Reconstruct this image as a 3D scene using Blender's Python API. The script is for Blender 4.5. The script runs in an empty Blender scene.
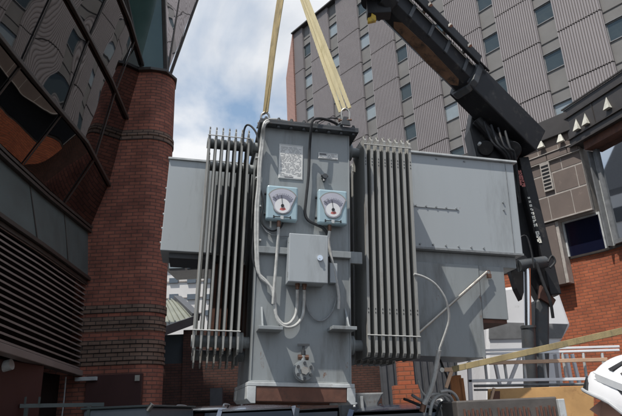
import bpy, bmesh, math, random
from mathutils import Vector, Matrix
random.seed(7)
rad = math.radians
S = bpy.context.scene
COL = S.collection

# ------------------------------------------------------------------ camera
FPX = 575.0                      # focal length in pixels of a 622 px wide frame
PITCH, ROLL = rad(19.4), rad(2.54)
F = Vector((0, math.cos(PITCH), math.sin(PITCH)))
_r = Vector((1, 0, 0)); _u = Vector((0, -math.sin(PITCH), math.cos(PITCH)))
U = _u * math.cos(ROLL) + _r * math.sin(ROLL)
R = _r * math.cos(ROLL) - _u * math.sin(ROLL)
CAM = Vector((0, 0, 1.6))
cd = bpy.data.cameras.new('camera'); cam = bpy.data.objects.new('camera', cd); COL.objects.link(cam)
cd.sensor_width = 36; cd.lens = FPX / 622 * 36; cd.clip_start = 0.05; cd.clip_end = 2000
M = Matrix((R, U, -F)).transposed().to_4x4(); M.translation = CAM
cam.matrix_world = M
S.camera = cam

# ------------------------------------------------------------------ world
SUN_EL = rad(65)
sun_dir = Vector((-0.64, -0.77, 0)).normalized() * math.cos(SUN_EL) + Vector((0, 0, math.sin(SUN_EL)))
W = bpy.data.worlds.new('World'); S.world = W; W.use_nodes = True
nt = W.node_tree; nt.nodes.clear()
out = nt.nodes.new('ShaderNodeOutputWorld'); bg = nt.nodes.new('ShaderNodeBackground')
sky = nt.nodes.new('ShaderNodeTexSky'); sky.sky_type = 'NISHITA'; sky.sun_disc = False
sky.sun_elevation = SUN_EL; sky.sun_rotation = math.atan2(sun_dir.x, sun_dir.y)
sky.air_density = 1.0; sky.dust_density = 1.0
bg.inputs['Strength'].default_value = 0.115
tc = nt.nodes.new('ShaderNodeTexCoord'); mp = nt.nodes.new('ShaderNodeMapping')
mp.inputs['Scale'].default_value = (1.0, 1.0, 1.6); mp.inputs['Location'].default_value = (0.35, 0.1, 0.0)
n1 = nt.nodes.new('ShaderNodeTexNoise'); n1.inputs['Scale'].default_value = 2.6; n1.inputs['Detail'].default_value = 7; n1.inputs['Roughness'].default_value = 0.52
n1.inputs['Distortion'].default_value = 0.35
cr = nt.nodes.new('ShaderNodeValToRGB'); cr.color_ramp.elements[0].position = 0.41; cr.color_ramp.elements[1].position = 0.59
n2 = nt.nodes.new('ShaderNodeTexNoise'); n2.inputs['Scale'].default_value = 5.0; n2.inputs['Detail'].default_value = 5
cr2 = nt.nodes.new('ShaderNodeValToRGB'); cr2.color_ramp.elements[0].color = (5.6, 5.95, 6.5, 1); cr2.color_ramp.elements[1].color = (8.0, 8.1, 8.3, 1)
cr2.color_ramp.elements[0].position = 0.35; cr2.color_ramp.elements[1].position = 0.65
tint = nt.nodes.new('ShaderNodeMix'); tint.data_type = 'RGBA'; tint.inputs[0].default_value = 0.55
tint.inputs[7].default_value = (3.3, 4.8, 6.7, 1)
mx = nt.nodes.new('ShaderNodeMix'); mx.data_type = 'RGBA'
L_ = nt.links.new
L_(tc.outputs['Generated'], mp.inputs['Vector']); L_(mp.outputs[0], n1.inputs['Vector']); L_(mp.outputs[0], n2.inputs['Vector'])
L_(n1.outputs[0], cr.inputs[0]); L_(n2.outputs[0], cr2.inputs[0])
L_(sky.outputs[0], tint.inputs[6]); L_(tint.outputs[2], mx.inputs[6]); L_(cr2.outputs[0], mx.inputs[7]); L_(cr.outputs[0], mx.inputs[0])
L_(mx.outputs[2], bg.inputs['Color']); L_(bg.outputs[0], out.inputs['Surface'])

sl = bpy.data.lights.new('sun', 'SUN'); sl.energy = 5.0; sl.angle = rad(0.55); sl.color = (1.0, 0.95, 0.88)
so = bpy.data.objects.new('sun', sl); COL.objects.link(so)
so.rotation_euler = sun_dir.to_track_quat('Z', 'Y').to_euler()
S.view_settings.view_transform = 'Standard'; S.view_settings.look = 'None'
S.view_settings.exposure = 0.05; S.view_settings.gamma = 1.0; S.view_settings.use_curve_mapping = False

# ------------------------------------------------------------------ helpers
def ray(x, y): return F + R * ((x - 311) / FPX) + U * ((208 - y) / FPX)
def PY(x, y, Y):
    q = ray(x, y); return CAM + q * (Y / q.y)
class Frame:
    """local frame: e1 horizontal along a face, e2, e3 up; origin O"""
    def __init__(s, O, e1, e2, e3): s.O, s.e = Vector(O), (Vector(e1), Vector(e2), Vector(e3))
    def mat(s):
        m = Matrix(s.e).transposed().to_4x4(); m.translation = s.O; return m
    def at(s, x, y, v=0.0):          # pixel -> local (a, c) on the plane e2 = v
        q = ray(x, y); n = s.e[1]
        t = ((s.O + n * v - CAM).dot(n)) / q.dot(n); p = CAM + q * t - s.O
        return p.dot(s.e[0]), p.dot(s.e[2])
    def pt(s, x, y, v=0.0):
        a, c = s.at(x, y, v); return Vector((a, v, c))
def wall_frame(O, vp, z0=0):
    d = ray(*vp); d.z = 0; d.normalize(); n = Vector((-d.y, d.x, 0))
    return Frame((O[0], O[1], z0), d, n, (0, 0, 1))

# ---- materials
MATS = {}
def newmat(name):
    m = bpy.data.materials.new(name); m.use_nodes = True; MATS[name] = m
    return m, m.node_tree, m.node_tree.nodes['Principled BSDF']
def nd(t, typ, **kw):
    n = t.nodes.new(typ)
    for k, v in kw.items():
        if k in n.inputs: n.inputs[k].default_value = v
        else: setattr(n, k, v)
    return n
def mat(name, col, rough=0.5, metal=0.0, var=0.25, scale=6.0, bump=0.15, bscale=60.0, dirt=None, dirt_amt=0.3, spec=0.5, streak=False, coat=0.0, rust=0.0):
    m, t, b = newmat(name)
    b.inputs['Metallic'].default_value = metal; b.inputs['Specular IOR Level'].default_value = spec
    b.inputs['Coat Weight'].default_value = coat
    co = nd(t, 'ShaderNodeTexCoord'); mpp = nd(t, 'ShaderNodeMapping')
    if streak: mpp.inputs['Scale'].default_value = (1, 1, 0.16)
    t.links.new(co.outputs['Object'], mpp.inputs[0])
    n = nd(t, 'ShaderNodeTexNoise', Scale=scale, Detail=6.0, Roughness=0.6); t.links.new(mpp.outputs[0], n.inputs['Vector'])
    r = nd(t, 'ShaderNodeMapRange'); r.inputs[1].default_value = 0.3; r.inputs[2].default_value = 0.7
    r.inputs[3].default_value = 1 - var; r.inputs[4].default_value = 1 + var
    t.links.new(n.outputs[0], r.inputs[0])
    mul = nd(t, 'ShaderNodeVectorMath', operation='SCALE'); mul.inputs[0].default_value = col[:3]
    t.links.new(r.outputs[0], mul.inputs['Scale'])
    last = mul.outputs[0]
    if dirt:
        n3 = nd(t, 'ShaderNodeTexNoise', Scale=scale * 2.3, Detail=9.0, Roughness=0.72); t.links.new(mpp.outputs[0], n3.inputs['Vector'])
        rr = nd(t, 'ShaderNodeMapRange'); rr.inputs[1].default_value = 0.64 - dirt_amt * 0.4; rr.inputs[2].default_value = 0.80 - dirt_amt * 0.3
        t.links.new(n3.outputs[0], rr.inputs[0])
        mm = nd(t, 'ShaderNodeMix', data_type='RGBA'); mm.inputs[7].default_value = (*dirt, 1)
        t.links.new(rr.outputs[0], mm.inputs[0]); t.links.new(last, mm.inputs[6]); last = mm.outputs[2]
    if rust:
        n4 = nd(t, 'ShaderNodeTexNoise', Scale=9.0, Detail=10.0, Roughness=0.8); mp4 = nd(t, 'ShaderNodeMapping'); mp4.inputs['Scale'].default_value = (1, 1, 0.45)
        t.links.new(co.outputs['Object'], mp4.inputs[0]); t.links.new(mp4.outputs[0], n4.inputs['Vector'])
        r4 = nd(t, 'ShaderNodeMapRange'); r4.inputs[1].default_value = 0.70 - rust * .12; r4.inputs[2].default_value = 0.76 - rust * .12
        t.links.new(n4.outputs[0], r4.inputs[0]); m4 = nd(t, 'ShaderNodeMix', data_type='RGBA'); m4.inputs[7].default_value = (0.16, 0.075, 0.04, 1)
        t.links.new(r4.outputs[0], m4.inputs[0]); t.links.new(last, m4.inputs[6]); last = m4.outputs[2]
    t.links.new(last, b.inputs['Base Color'])
    r2 = nd(t, 'ShaderNodeMapRange'); r2.inputs[3].default_value = max(0.02, rough - 0.12); r2.inputs[4].default_value = min(1, rough + 0.12)
    t.links.new(n.outputs[0], r2.inputs[0]); t.links.new(r2.outputs[0], b.inputs['Roughness'])
    if bump:
        nb = nd(t, 'ShaderNodeTexNoise', Scale=bscale, Detail=3.0); t.links.new(co.outputs['Object'], nb.inputs['Vector'])
        bp = nd(t, 'ShaderNodeBump'); bp.inputs['Strength'].default_value = bump; bp.inputs['Distance'].default_value = 0.004
        t.links.new(nb.outputs[0], bp.inputs['Height']); t.links.new(bp.outputs[0], b.inputs['Normal'])
    return m
def brick(name, c1, c2, mortar, w=0.225, h=0.075, msize=0.010, bands=None, var=0.42):
    """brick courses in UV metres; bands = [(z0,z1)] courses of the darker brick"""
    m, t, b = newmat(name)
    uv = nd(t, 'ShaderNodeUVMap'); uv.uv_map = 'UVMap'
    br = nd(t, 'ShaderNodeTexBrick', Scale=1.0); br.inputs['Brick Width'].default_value = w; br.inputs['Row Height'].default_value = h
    br.inputs['Mortar Size'].default_value = msize; br.inputs['Mortar Smooth'].default_value = 0.3; br.inputs['Bias'].default_value = 0.0
    br.inputs['Color1'].default_value = (*c1, 1); br.inputs['Color2'].default_value = (*c2, 1); br.inputs['Mortar'].default_value = (*mortar, 1)
    t.links.new(uv.outputs[0], br.inputs['Vector'])
    last = br.outputs['Color']
    if bands:
        sep = nd(t, 'ShaderNodeSeparateXYZ'); t.links.new(uv.outputs[0], sep.inputs[0])
        tot = None
        for z0, z1 in bands:
            g = nd(t, 'ShaderNodeMath', operation='GREATER_THAN'); g.inputs[1].default_value = z0
            l = nd(t, 'ShaderNodeMath', operation='LESS_THAN'); l.inputs[1].default_value = z1
            mu = nd(t, 'ShaderNodeMath', operation='MULTIPLY')
            t.links.new(sep.outputs[1], g.inputs[0]); t.links.new(sep.outputs[1], l.inputs[0])
            t.links.new(g.outputs[0], mu.inputs[0]); t.links.new(l.outputs[0], mu.inputs[1])
            if tot is None: tot = mu.outputs[0]
            else:
                ad = nd(t, 'ShaderNodeMath', operation='MAXIMUM'); t.links.new(tot, ad.inputs[0]); t.links.new(mu.outputs[0], ad.inputs[1]); tot = ad.outputs[0]
        br2 = nd(t, 'ShaderNodeTexBrick', Scale=1.0)
        for k in ('Brick Width', 'Row Height', 'Mortar Size', 'Mortar Smooth'): br2.inputs[k].default_value = br.inputs[k].default_value
        br2.inputs['Color1'].default_value = (0.21, 0.135, 0.10, 1); br2.inputs['Color2'].default_value = (0.16, 0.108, 0.082, 1); br2.inputs['Mortar'].default_value = (0.035, 0.03, 0.027, 1)
        t.links.new(uv.outputs[0], br2.inputs['Vector'])
        mm = nd(t, 'ShaderNodeMix', data_type='RGBA'); t.links.new(tot, mm.inputs[0]); t.links.new(last, mm.inputs[6]); t.links.new(br2.outputs['Color'], mm.inputs[7]); last = mm.outputs[2]
    n = nd(t, 'ShaderNodeTexNoise', Scale=1.7, Detail=8.0, Roughness=0.7); t.links.new(uv.outputs[0], n.inputs['Vector'])
    r = nd(t, 'ShaderNodeMapRange'); r.inputs[1].default_value = 0.3; r.inputs[2].default_value = 0.7; r.inputs[3].default_value = 1 - var; r.inputs[4].default_value = 1 + var
    t.links.new(n.outputs[0], r.inputs[0])
    sc = nd(t, 'ShaderNodeVectorMath', operation='SCALE'); t.links.new(last, sc.inputs[0]); t.links.new(r.outputs[0], sc.inputs['Scale'])
    t.links.new(sc.outputs[0], b.inputs['Base Color']); b.inputs['Roughness'].default_value = 0.85
    bp = nd(t, 'ShaderNodeBump'); bp.inputs['Strength'].default_value = 0.7; bp.inputs['Distance'].default_value = 0.008; bp.invert = True
    t.links.new(br.outputs['Fac'], bp.inputs['Height']); t.links.new(bp.outputs[0], b.inputs['Normal'])
    return m
def glass(name, col, rough=0.03, wav=0.0, wscale=1.5, metal=1.0):
    m, t, b = newmat(name)
    b.inputs['Base Color'].default_value = (*col, 1); b.inputs['Metallic'].default_value = metal; b.inputs['Roughness'].default_value = rough
    if wav:
        co = nd(t, 'ShaderNodeTexCoord'); n = nd(t, 'ShaderNodeTexNoise', Scale=wscale, Detail=0.6)
        t.links.new(co.outputs['Object'], n.inputs['Vector'])
        bp = nd(t, 'ShaderNodeBump'); bp.inputs['Strength'].default_value = 1.0; bp.inputs['Distance'].default_value = wav
        t.links.new(n.outputs[0], bp.inputs['Height']); t.links.new(bp.outputs[0], b.inputs['Normal'])
    return m

PAINT = mat('grey_paint', (0.258, 0.279, 0.285), 0.42, var=0.10, scale=2.2, bump=0.08, dirt=(0.15, 0.155, 0.15), dirt_amt=0.36, streak=True, rust=0.75)
PAINT2 = mat('cabinet_paint', (0.36, 0.388, 0.403), 0.40, var=0.06, scale=1.3, bump=0.05, dirt=(0.25, 0.265, 0.27), dirt_amt=0.3, streak=True, rust=0.4)
FIN = mat('fin_paint', (0.27, 0.27, 0.255), 0.45, var=0.18, scale=5, dirt=(0.12, 0.09, 0.065), dirt_amt=0.22, streak=True)
DARKP = mat('dark_paint', (0.055, 0.06, 0.065), 0.5, dirt=(0.10, 0.07, 0.05), dirt_amt=0.2)
RUST = mat('rusty_primer', (0.12, 0.052, 0.034), 0.75, var=0.4, scale=7, dirt=(0.07, 0.04, 0.03), dirt_amt=0.3)
LGREY = mat('light_grey_paint', (0.46, 0.48, 0.48), 0.45, dirt=(0.2, 0.14, 0.1), dirt_amt=0.15)
GBLUE = mat('gauge_blue', (0.33, 0.45, 0.50), 0.32, var=0.06, bump=0.03)
DIALW = mat('dial_white', (0.72, 0.72, 0.72), 0.3, var=0.04, bump=0)
DIALL = mat('dial_lilac', (0.46, 0.46, 0.52), 0.3, var=0.06, bump=0)
DIALG = mat('dial_grey', (0.20, 0.20, 0.25), 0.35, var=0.1, bump=0)
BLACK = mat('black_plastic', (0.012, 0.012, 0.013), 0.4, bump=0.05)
RED = mat('red_enamel', (0.50, 0.13, 0.11), 0.4, bump=0)
COPPER = mat('brass_gland', (0.17, 0.095, 0.065), 0.45, metal=0.6)
CABLE = mat('grey_cable', (0.20, 0.21, 0.215), 0.5, scale=20)
CABLEL = mat('pale_conduit', (0.45, 0.45, 0.43), 0.45, scale=20)
CABLED = mat('dark_cable', (0.03, 0.032, 0.035), 0.6, spec=0.25, scale=20)
PLATE = mat('plate_white', (0.66, 0.66, 0.64), 0.4, var=0.08, bump=0.03, dirt=(0.5, 0.48, 0.44), dirt_amt=0.2)
INK = mat('printed_ink', (0.16, 0.16, 0.17), 0.6, bump=0)
INKL = mat('faint_ink', (0.36, 0.36, 0.36), 0.6, bump=0)
STEEL = mat('galvanised_steel', (0.42, 0.40, 0.36), 0.35, metal=0.8, dirt=(0.2, 0.1, 0.05), dirt_amt=0.2)
CHROME = mat('chrome', (0.85, 0.86, 0.88), 0.10, metal=1.0, var=0.02, bump=0)
WEB = mat('sling_webbing', (0.52, 0.45, 0.27), 0.8, var=0.16, scale=14, bump=0.5, bscale=260, dirt=(0.36, 0.31, 0.15), dirt_amt=0.25, streak=True)
WEBD = mat('sling_webbing_worn', (0.30, 0.235, 0.12), 0.85, var=0.25, scale=12, bump=0.5, bscale=260, dirt=(0.14, 0.12, 0.07), dirt_amt=0.35, streak=True)
CRBLK = mat('crane_black', (0.013, 0.013, 0.015), 0.5, spec=0.35, var=0.3, scale=3, bump=0.1, dirt=(0.055, 0.05, 0.045), dirt_amt=0.22)
CRBRN = mat('crane_worn_slide', (0.165, 0.09, 0.052), 0.45, var=0.4, scale=4, dirt=(0.02, 0.018, 0.018), dirt_amt=0.35)
CRYEL = mat('yellow_hook_paint', (0.55, 0.36, 0.03), 0.45, dirt=(0.1, 0.07, 0.03), dirt_amt=0.3)
WHITE = mat('white_paint', (0.72, 0.73, 0.75), 0.3, var=0.04, scale=2, bump=0.02, dirt=(0.45, 0.44, 0.42), dirt_amt=0.05)
DECAL = mat('decal_white', (0.70, 0.69, 0.62), 0.5, bump=0)
PANEL = mat('ribbed_cladding', (0.252, 0.230, 0.232), 0.5, var=0.07, scale=0.35, bump=0)
STONE = mat('spandrel_stone', (0.155, 0.15, 0.145), 0.7, var=0.12, scale=0.8, bump=0.1)
JOINT = mat('dark_joint', (0.035, 0.033, 0.033), 0.8, bump=0)
FRAME = mat('grey_window_frame', (0.17, 0.175, 0.18), 0.5, bump=0)
TEAL = glass('tower_glass', (0.075, 0.095, 0.10), 0.22, 0.02, 2.0, metal=0.6)
TEALB = mat('tower_blind_glass', (0.22, 0.26, 0.28), 0.15, spec=0.8, bump=0, var=0.1, scale=1)
BROWNST = mat('brown_cladding_stone', (0.138, 0.108, 0.094), 0.75, var=0.14, scale=1.8, bump=0.15, dirt=(0.26, 0.20, 0.17), dirt_amt=0.1)
MORT = mat('pale_joint', (0.36, 0.33, 0.30), 0.8, bump=0)
BAND = mat('dark_bronze_band', (0.050, 0.046, 0.046), 0.5, var=0.2, scale=2)
CREAM = mat('cream_light_shade', (0.52, 0.51, 0.45), 0.5, bump=0)
GLASSD = glass('shop_glass', (0.62, 0.64, 0.66), 0.02, 0.0012, 0.8)
NAVY = glass('navy_glass', (0.010, 0.012, 0.032), 0.08, 0.0, 1, metal=0.3)
LFGLASS = glass('bay_mirror_glass', (0.15, 0.143, 0.142), 0.015, 0.020, 0.8)
TEALP = mat('green_glass_panel', (0.045, 0.082, 0.072), 0.12, var=0.2, scale=0.9, bump=0.02, spec=0.7)
SKYGL = glass('bay_sky_glass', (0.62, 0.62, 0.66), 0.02, 0.012, 1.3)
FASCIA = mat('patina_fascia', (0.085, 0.110, 0.108), 0.45, var=0.18, scale=1.5, dirt=(0.07, 0.08, 0.08), dirt_amt=0.12)
LOUV = mat('louvre_bronze', (0.26, 0.215, 0.195), 0.42, var=0.12, scale=1.2)
MULL = mat('bronze_mullion', (0.045, 0.038, 0.033), 0.4)
MAROON = mat('maroon_panel', (0.060, 0.022, 0.020), 0.55, var=0.12, scale=2)
BRK = brick('red_brick', (0.34, 0.122, 0.080), (0.24, 0.086, 0.060), (0.125, 0.066, 0.052),
            bands=[(7.19, 7.42), (3.17, 3.45), (3.52, 3.68), (2.55, 3.02)])
BRKO = brick('orange_brick', (0.38, 0.108, 0.047), (0.29, 0.078, 0.036), (0.19, 0.075, 0.042), var=0.25)
BRKD = brick('shade_dark_brick', (0.085, 0.034, 0.024), (0.062, 0.027, 0.020), (0.028, 0.020, 0.018))  # dark brick, colour lowered further to stand in for shade on background walls
BRKY = brick('buff_brick', (0.30, 0.20, 0.10), (0.24, 0.16, 0.08), (0.07, 0.06, 0.05))
BRKP = brick('pink_brick', (0.40, 0.22, 0.17), (0.36, 0.19, 0.15), (0.2, 0.13, 0.11), w=0.9, h=0.3, msize=0.03, var=0.12)
ASPH = mat('asphalt', (0.05, 0.05, 0.052), 0.9, var=0.3, scale=3, bump=0.5, bscale=90)
PAVE = mat('paving', (0.22, 0.21, 0.20), 0.85, var=0.2, scale=2, bump=0.3)
PLY = mat('plywood', (0.52, 0.30, 0.12), 0.65, var=0.22, scale=3, bump=0.1, dirt=(0.32, 0.17, 0.07), dirt_amt=0.2)
TIMB = mat('pale_timber', (0.50, 0.33, 0.22), 0.7, var=0.15, scale=5)
ORNG = mat('orange_wood', (0.42, 0.17, 0.06), 0.7, var=0.25, scale=6)
DGREY = mat('dark_grey_sheet', (0.075, 0.078, 0.085), 0.5, var=0.15)
ZINC = mat('zinc_roof', (0.19, 0.20, 0.165), 0.5, var=0.15, scale=1)
WHB = mat('white_render', (0.62, 0.61, 0.60), 0.7, var=0.06, scale=0.5)
WINB = glass('far_window', (0.14, 0.16, 0.18), 0.1, metal=0.6)
SKIN = mat('skin', (0.36, 0.20, 0.14), 0.55, var=0.08, bump=0.05)
HAIR = mat('brown_hair', (0.06, 0.03, 0.018), 0.7, var=0.3, scale=40)
HIVIS = mat('hi_vis_cloth', (0.60, 0.20, 0.03), 0.8, var=0.1)
NAVYC = mat('navy_trousers', (0.02, 0.025, 0.045), 0.85)
HELM = mat('helmet_white', (0.72, 0.72, 0.73), 0.28, var=0.03, bump=0.02)
HELMG = mat('helmet_grey_trim', (0.36, 0.37, 0.38), 0.4, bump=0)
CARS = mat('silver_car_paint', (0.42, 0.43, 0.46), 0.25, metal=0.6, var=0.03, bump=0, coat=0.6)
CARD = mat('charcoal_car_paint', (0.035, 0.038, 0.043), 0.2, metal=0.4, var=0.03, bump=0, coat=0.8)
CARB = mat('navy_car_paint', (0.02, 0.03, 0.06), 0.2, metal=0.4, var=0.03, bump=0, coat=0.8)
CARBL = mat('pale_blue_van_paint', (0.16, 0.19, 0.22), 0.35, metal=0.1, var=0.06, bump=0)
CGL = glass('car_glass', (0.06, 0.062, 0.065), 0.04, 0.01, 2.0)
TYRE = mat('tyre', (0.02, 0.02, 0.02), 0.85)
LAMPR = mat('red_lens', (0.35, 0.02, 0.02), 0.2, bump=0)
CLEAR = mat('clear_lens', (0.6, 0.6, 0.6), 0.1, bump=0)

# ---- mesh builder
class MB:
    def __init__(s): s.v = []; s.f = []; s.m = []; s.uv = {}; s.mi = 0
    def add(s, vs, fs, mi=None):
        k = len(s.v); s.v += [Vector(p) for p in vs]
        for f in fs: s.f.append(tuple(k + i for i in f)); s.m.append(s.mi if mi is None else mi)
        return s
    def box(s, a, b, mi=None):
        x0, x1 = sorted((a[0], b[0])); y0, y1 = sorted((a[1], b[1])); z0, z1 = sorted((a[2], b[2]))
        return s.add([(x0, y0, z0), (x1, y0, z0), (x1, y1, z0), (x0, y1, z0), (x0, y0, z1), (x1, y0, z1), (x1, y1, z1), (x0, y1, z1)],
              [(0, 3, 2, 1), (4, 5, 6, 7), (0, 1, 5, 4), (1, 2, 6, 5), (2, 3, 7, 6), (3, 0, 4, 7)], mi)
    def hexa(s, p, mi=None):   # eight corners: bottom ring 0-3, top ring 4-7
        return s.add(p, [(0, 3, 2, 1), (4, 5, 6, 7), (0, 1, 5, 4), (1, 2, 6, 5), (2, 3, 7, 6), (3, 0, 4, 7)], mi)
    def prism(s, poly, off, mi=None):   # poly = 3d points, extruded by vector off
        n = len(poly); off = Vector(off)
        vs = [Vector(p) for p in poly] + [Vector(p) + off for p in poly]
        return s.add(vs, [tuple(range(n))[::-1], tuple(range(n, 2 * n))] + [(i, (i + 1) % n, n + (i + 1) % n, n + i) for i in range(n)], mi)
    def cyl(s, p, q, r, r2=None, n=20, mi=None, cap=True):
        p, q = Vector(p), Vector(q); r2 = r if r2 is None else r2
        d = (q - p).normalized(); a = d.orthogonal().normalized(); b = d.cross(a)
        vs = []
        for c, rr in ((p, r), (q, r2)):
            for i in range(n):
                t = 2 * math.pi * i / n; vs.append(c + a * (rr * math.cos(t)) + b * (rr * math.sin(t)))
        fs = [(i, (i + 1) % n, n + (i + 1) % n, n + i) for i in range(n)]
        if cap: fs += [tuple(range(n))[::-1], tuple(range(n, 2 * n))]
        return s.add(vs, fs, mi)
    def tube(s, pts, r, n=10, mi=None, smooth=4, flat=1.0, closed=False):
        P = [Vector(p) for p in pts]
        if smooth > 1 and len(P) > 2:
            Q = []
            for i in range(len(P) - 1):
                p0 = P[max(i - 1, 0)]; p1 = P[i]; p2 = P[i + 1]; p3 = P[min(i + 2, len(P) - 1)]
                for k in range(smooth):
                    t = k / smooth
                    Q.append(0.5 * ((2 * p1) + (-p0 + p2) * t + (2 * p0 - 5 * p1 + 4 * p2 - p3) * t * t + (-p0 + 3 * p1 - 3 * p2 + p3) * t ** 3))
            Q.append(P[-1]); P = Q
        vs = []; fs = []; a = None
        for i, p in enumerate(P):
            d = (P[min(i + 1, len(P) - 1)] - P[max(i - 1, 0)]).normalized()
            if a is None: a = d.orthogonal().normalized()
            a = (a - d * a.dot(d)).normalized(); b = d.cross(a)
            for k in range(n):
                t = 2 * math.pi * k / n; vs.append(p + a * (r * math.cos(t)) + b * (r * flat * math.sin(t)))
        for i in range(len(P) - 1):
            for k in range(n): fs.append((i * n + k, i * n + (k + 1) % n, (i + 1) * n + (k + 1) % n, (i + 1) * n + k))
        fs += [tuple(range(n))[::-1], tuple((len(P) - 1) * n + k for k in range(n))]
        return s.add(vs, fs, mi)
    def bar(s, p, q, w, h, up=(0, 0, 1), mi=None):
        p, q = Vector(p), Vector(q); d = (q - p).normalized(); sd = d.cross(Vector(up))
        sd = sd.normalized() * (w / 2); upv = sd.cross(d).normalized() * (h / 2)
        return s.hexa([p - sd - upv, p + sd - upv, q + sd - upv, q - sd - upv, p - sd + upv, p + sd + upv, q + sd + upv, q - sd + upv], mi)
    def strip(s, path, z0, z1, mi=None, lean=None):   # vertical sheet with arclength uv
        arc = 0; k = len(s.v)
        lens = [0]
        for i in range(1, len(path)): lens.append(lens[-1] + (Vector(path[i]) - Vector(path[i - 1])).length)
        for i, p in enumerate(path):
            s.v += [Vector((p[0], p[1], z0)), Vector((p[0], p[1], z1))]
        for i in range(len(path) - 1):
            s.uv[len(s.f)] = [(lens[i], z0), (lens[i + 1], z0), (lens[i + 1], z1), (lens[i], z1)]
            s.f.append((k + 2 * i, k + 2 * i + 2, k + 2 * i + 3, k + 2 * i + 1)); s.m.append(s.mi if mi is None else mi)
        return s
    def build(s, name, mats, parent=None, bevel=0.0, smooth=False, label=None):
        me = bpy.data.meshes.new(name); me.from_pydata([tuple(v) for v in s.v], [], s.f)
        if not isinstance(mats, (list, tuple)): mats = [mats]
        for m in mats: me.materials.append(m)
        for i, p in enumerate(me.polygons): p.material_index = s.m[i]; p.use_smooth = smooth
        uvl = me.uv_layers.new(name='UVMap')
        for i, p in enumerate(me.polygons):
            if i in s.uv:
                for j, li in enumerate(p.loop_indices): uvl.data[li].uv = s.uv[i][j]
                continue
            n = p.normal
            if abs(n.z) > 0.7: tx, ty = Vector((1, 0, 0)), Vector((0, 1, 0))
            else: tx = Vector((-n.y, n.x, 0)).normalized(); ty = Vector((0, 0, 1))
            for li, vi in zip(p.loop_indices, p.vertices):
                v = me.vertices[vi].co; uvl.data[li].uv = (v.dot(tx), v.dot(ty))
        bm = bmesh.new(); bm.from_mesh(me)
        if not s.uv: bmesh.ops.recalc_face_normals(bm, faces=bm.faces)
        bm.to_mesh(me); bm.free()
        o = bpy.data.objects.new(name, me); COL.objects.link(o)
        if parent is not None: o.parent = parent
        if bevel:
            md = o.modifiers.new('bevel', 'BEVEL'); md.width = bevel; md.segments = 2; md.limit_method = 'ANGLE'; md.angle_limit = rad(40)
        if smooth:
            try: me.set_sharp_from_angle(angle=rad(40))
            except Exception: pass
        if label: o['label'] = label
        return o
def tag(o, label, cat, group=None):
    o['label'] = label; o['category'] = cat
    if group: o['group'] = group
    return o
def struct(o, kind='structure'): o['kind'] = kind; return o
def thing(name, label, cat, loc=(0, 0, 0), mw=None, group=None):
    o = bpy.data.objects.new(name, None); COL.objects.link(o); o.empty_display_size = 0.3
    if mw is not None: o.matrix_world = mw
    else: o.location = loc
    return tag(o, label, cat, group)
def dup(o, parent=None):
    c = o.copy(); COL.objects.link(c)
    if parent is not None: c.parent = parent
    for ch in list(o.children): dup(ch, c)
    return c

# ================================================================== SETTING
struct(MB().add([(-400, -400, 0), (400, -400, 0), (400, 400, 0), (-400, 400, 0)], [(0, 1, 2, 3)]).build('ground', ASPH))
struct(MB().box((-4.0, 3.0, 0.004), (-2.3, 16.0, 0.13)).build('pavement', PAVE, bevel=0.015))

# ---------------- office tower (right, set back)
AF = wall_frame(PY(540, 50, 36), (-190, 433))
tower = thing('office_tower', 'tall office tower clad in pinkish grey ribbed panels with strips of windows between them', 'building', mw=AF.mat())
ROOFZ = 44.1; JZ = [10.04, 14.11, 18.18, 22.25, 26.32, 30.38, 34.45, 38.52]; PER = 4.515
U0 = -23.98
MB().box((U0 - 2, -18, 0), (28.6, -0.30, ROOFZ)).build('wall', STONE, tower)
MB().box((U0 - 2, -0.34, ROOFZ + 0.003), (28.75, 0.30, ROOFZ + 0.16)).build('coping', JOINT, tower)
# red brick return at the far end
e0 = Vector((28.6, 0.24, 0)); g = PY(286, 78, 1.0) - CAM
k_ = (ROOFZ - 1.6) / g.z; e1w = CAM + g * k_ - AF.O; e1 = Vector((e1w.dot(AF.e[0]), e1w.dot(AF.e[1]), 0))
MB().prism([(28.62, 0.20, 0), (e1.x, e1.y, 0), (e1.x - 8, e1.y - 8, 0), (28.62, -6, 0)], (0, 0, ROOFZ - 0.05)).build('end_wall', BRKP, tower)
PW = 3.12
def panel_mesh(h):
    b = MB(); n = 17; w = PW / n
    z0, z1 = 0.10, h
    prof = []
    for i in range(n):
        x = i * w; prof += [(x, 0.0), (x + w * 0.30, 0.0), (x + w * 0.36, 0.10), (x + w * 0.86, 0.10), (x + w * 0.92, 0.0)]
    prof.append((PW, 0.0))
    m = len(prof)
    for (x, y) in prof: b.v += [Vector((x, y, z0)), Vector((x, y, z1))]
    for i in range(m - 1): b.f.append((2 * i, 2 * i + 2, 2 * i + 3, 2 * i + 1)); b.m.append(0)
    b.box((0, -0.20, z0), (PW, -0.002, z1))
    b.mi = 1; b.box((0.01, -0.20, 0.0), (PW - 0.01, -0.03, z0 - 0.001))
    return b
pm = panel_mesh(4.07).build('ribbed_panel', [PANEL, JOINT], tower)
pmt = panel_mesh(ROOFZ - 38.52).build('ribbed_panel', [PANEL, JOINT], tower)
WW = PER - PW
wm = MB().box((0.0, 0, 0), (WW, 0.05, 0.07)).box((0, 0, 1.33), (WW, 0.05, 1.40)).box((0, 0, 0.071), (0.07, 0.045, 1.329)).box((WW - 0.07, 0, 0.071), (WW, 0.045, 1.329)).build('window', FRAME, tower)
gl = MB().box((0.07, 0.0, 0.07), (WW - 0.07, 0.02, 1.33)).build('pane', TEAL, wm)
first = {'p': True, 't': True, 'w': True}
ncol = 12
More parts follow.
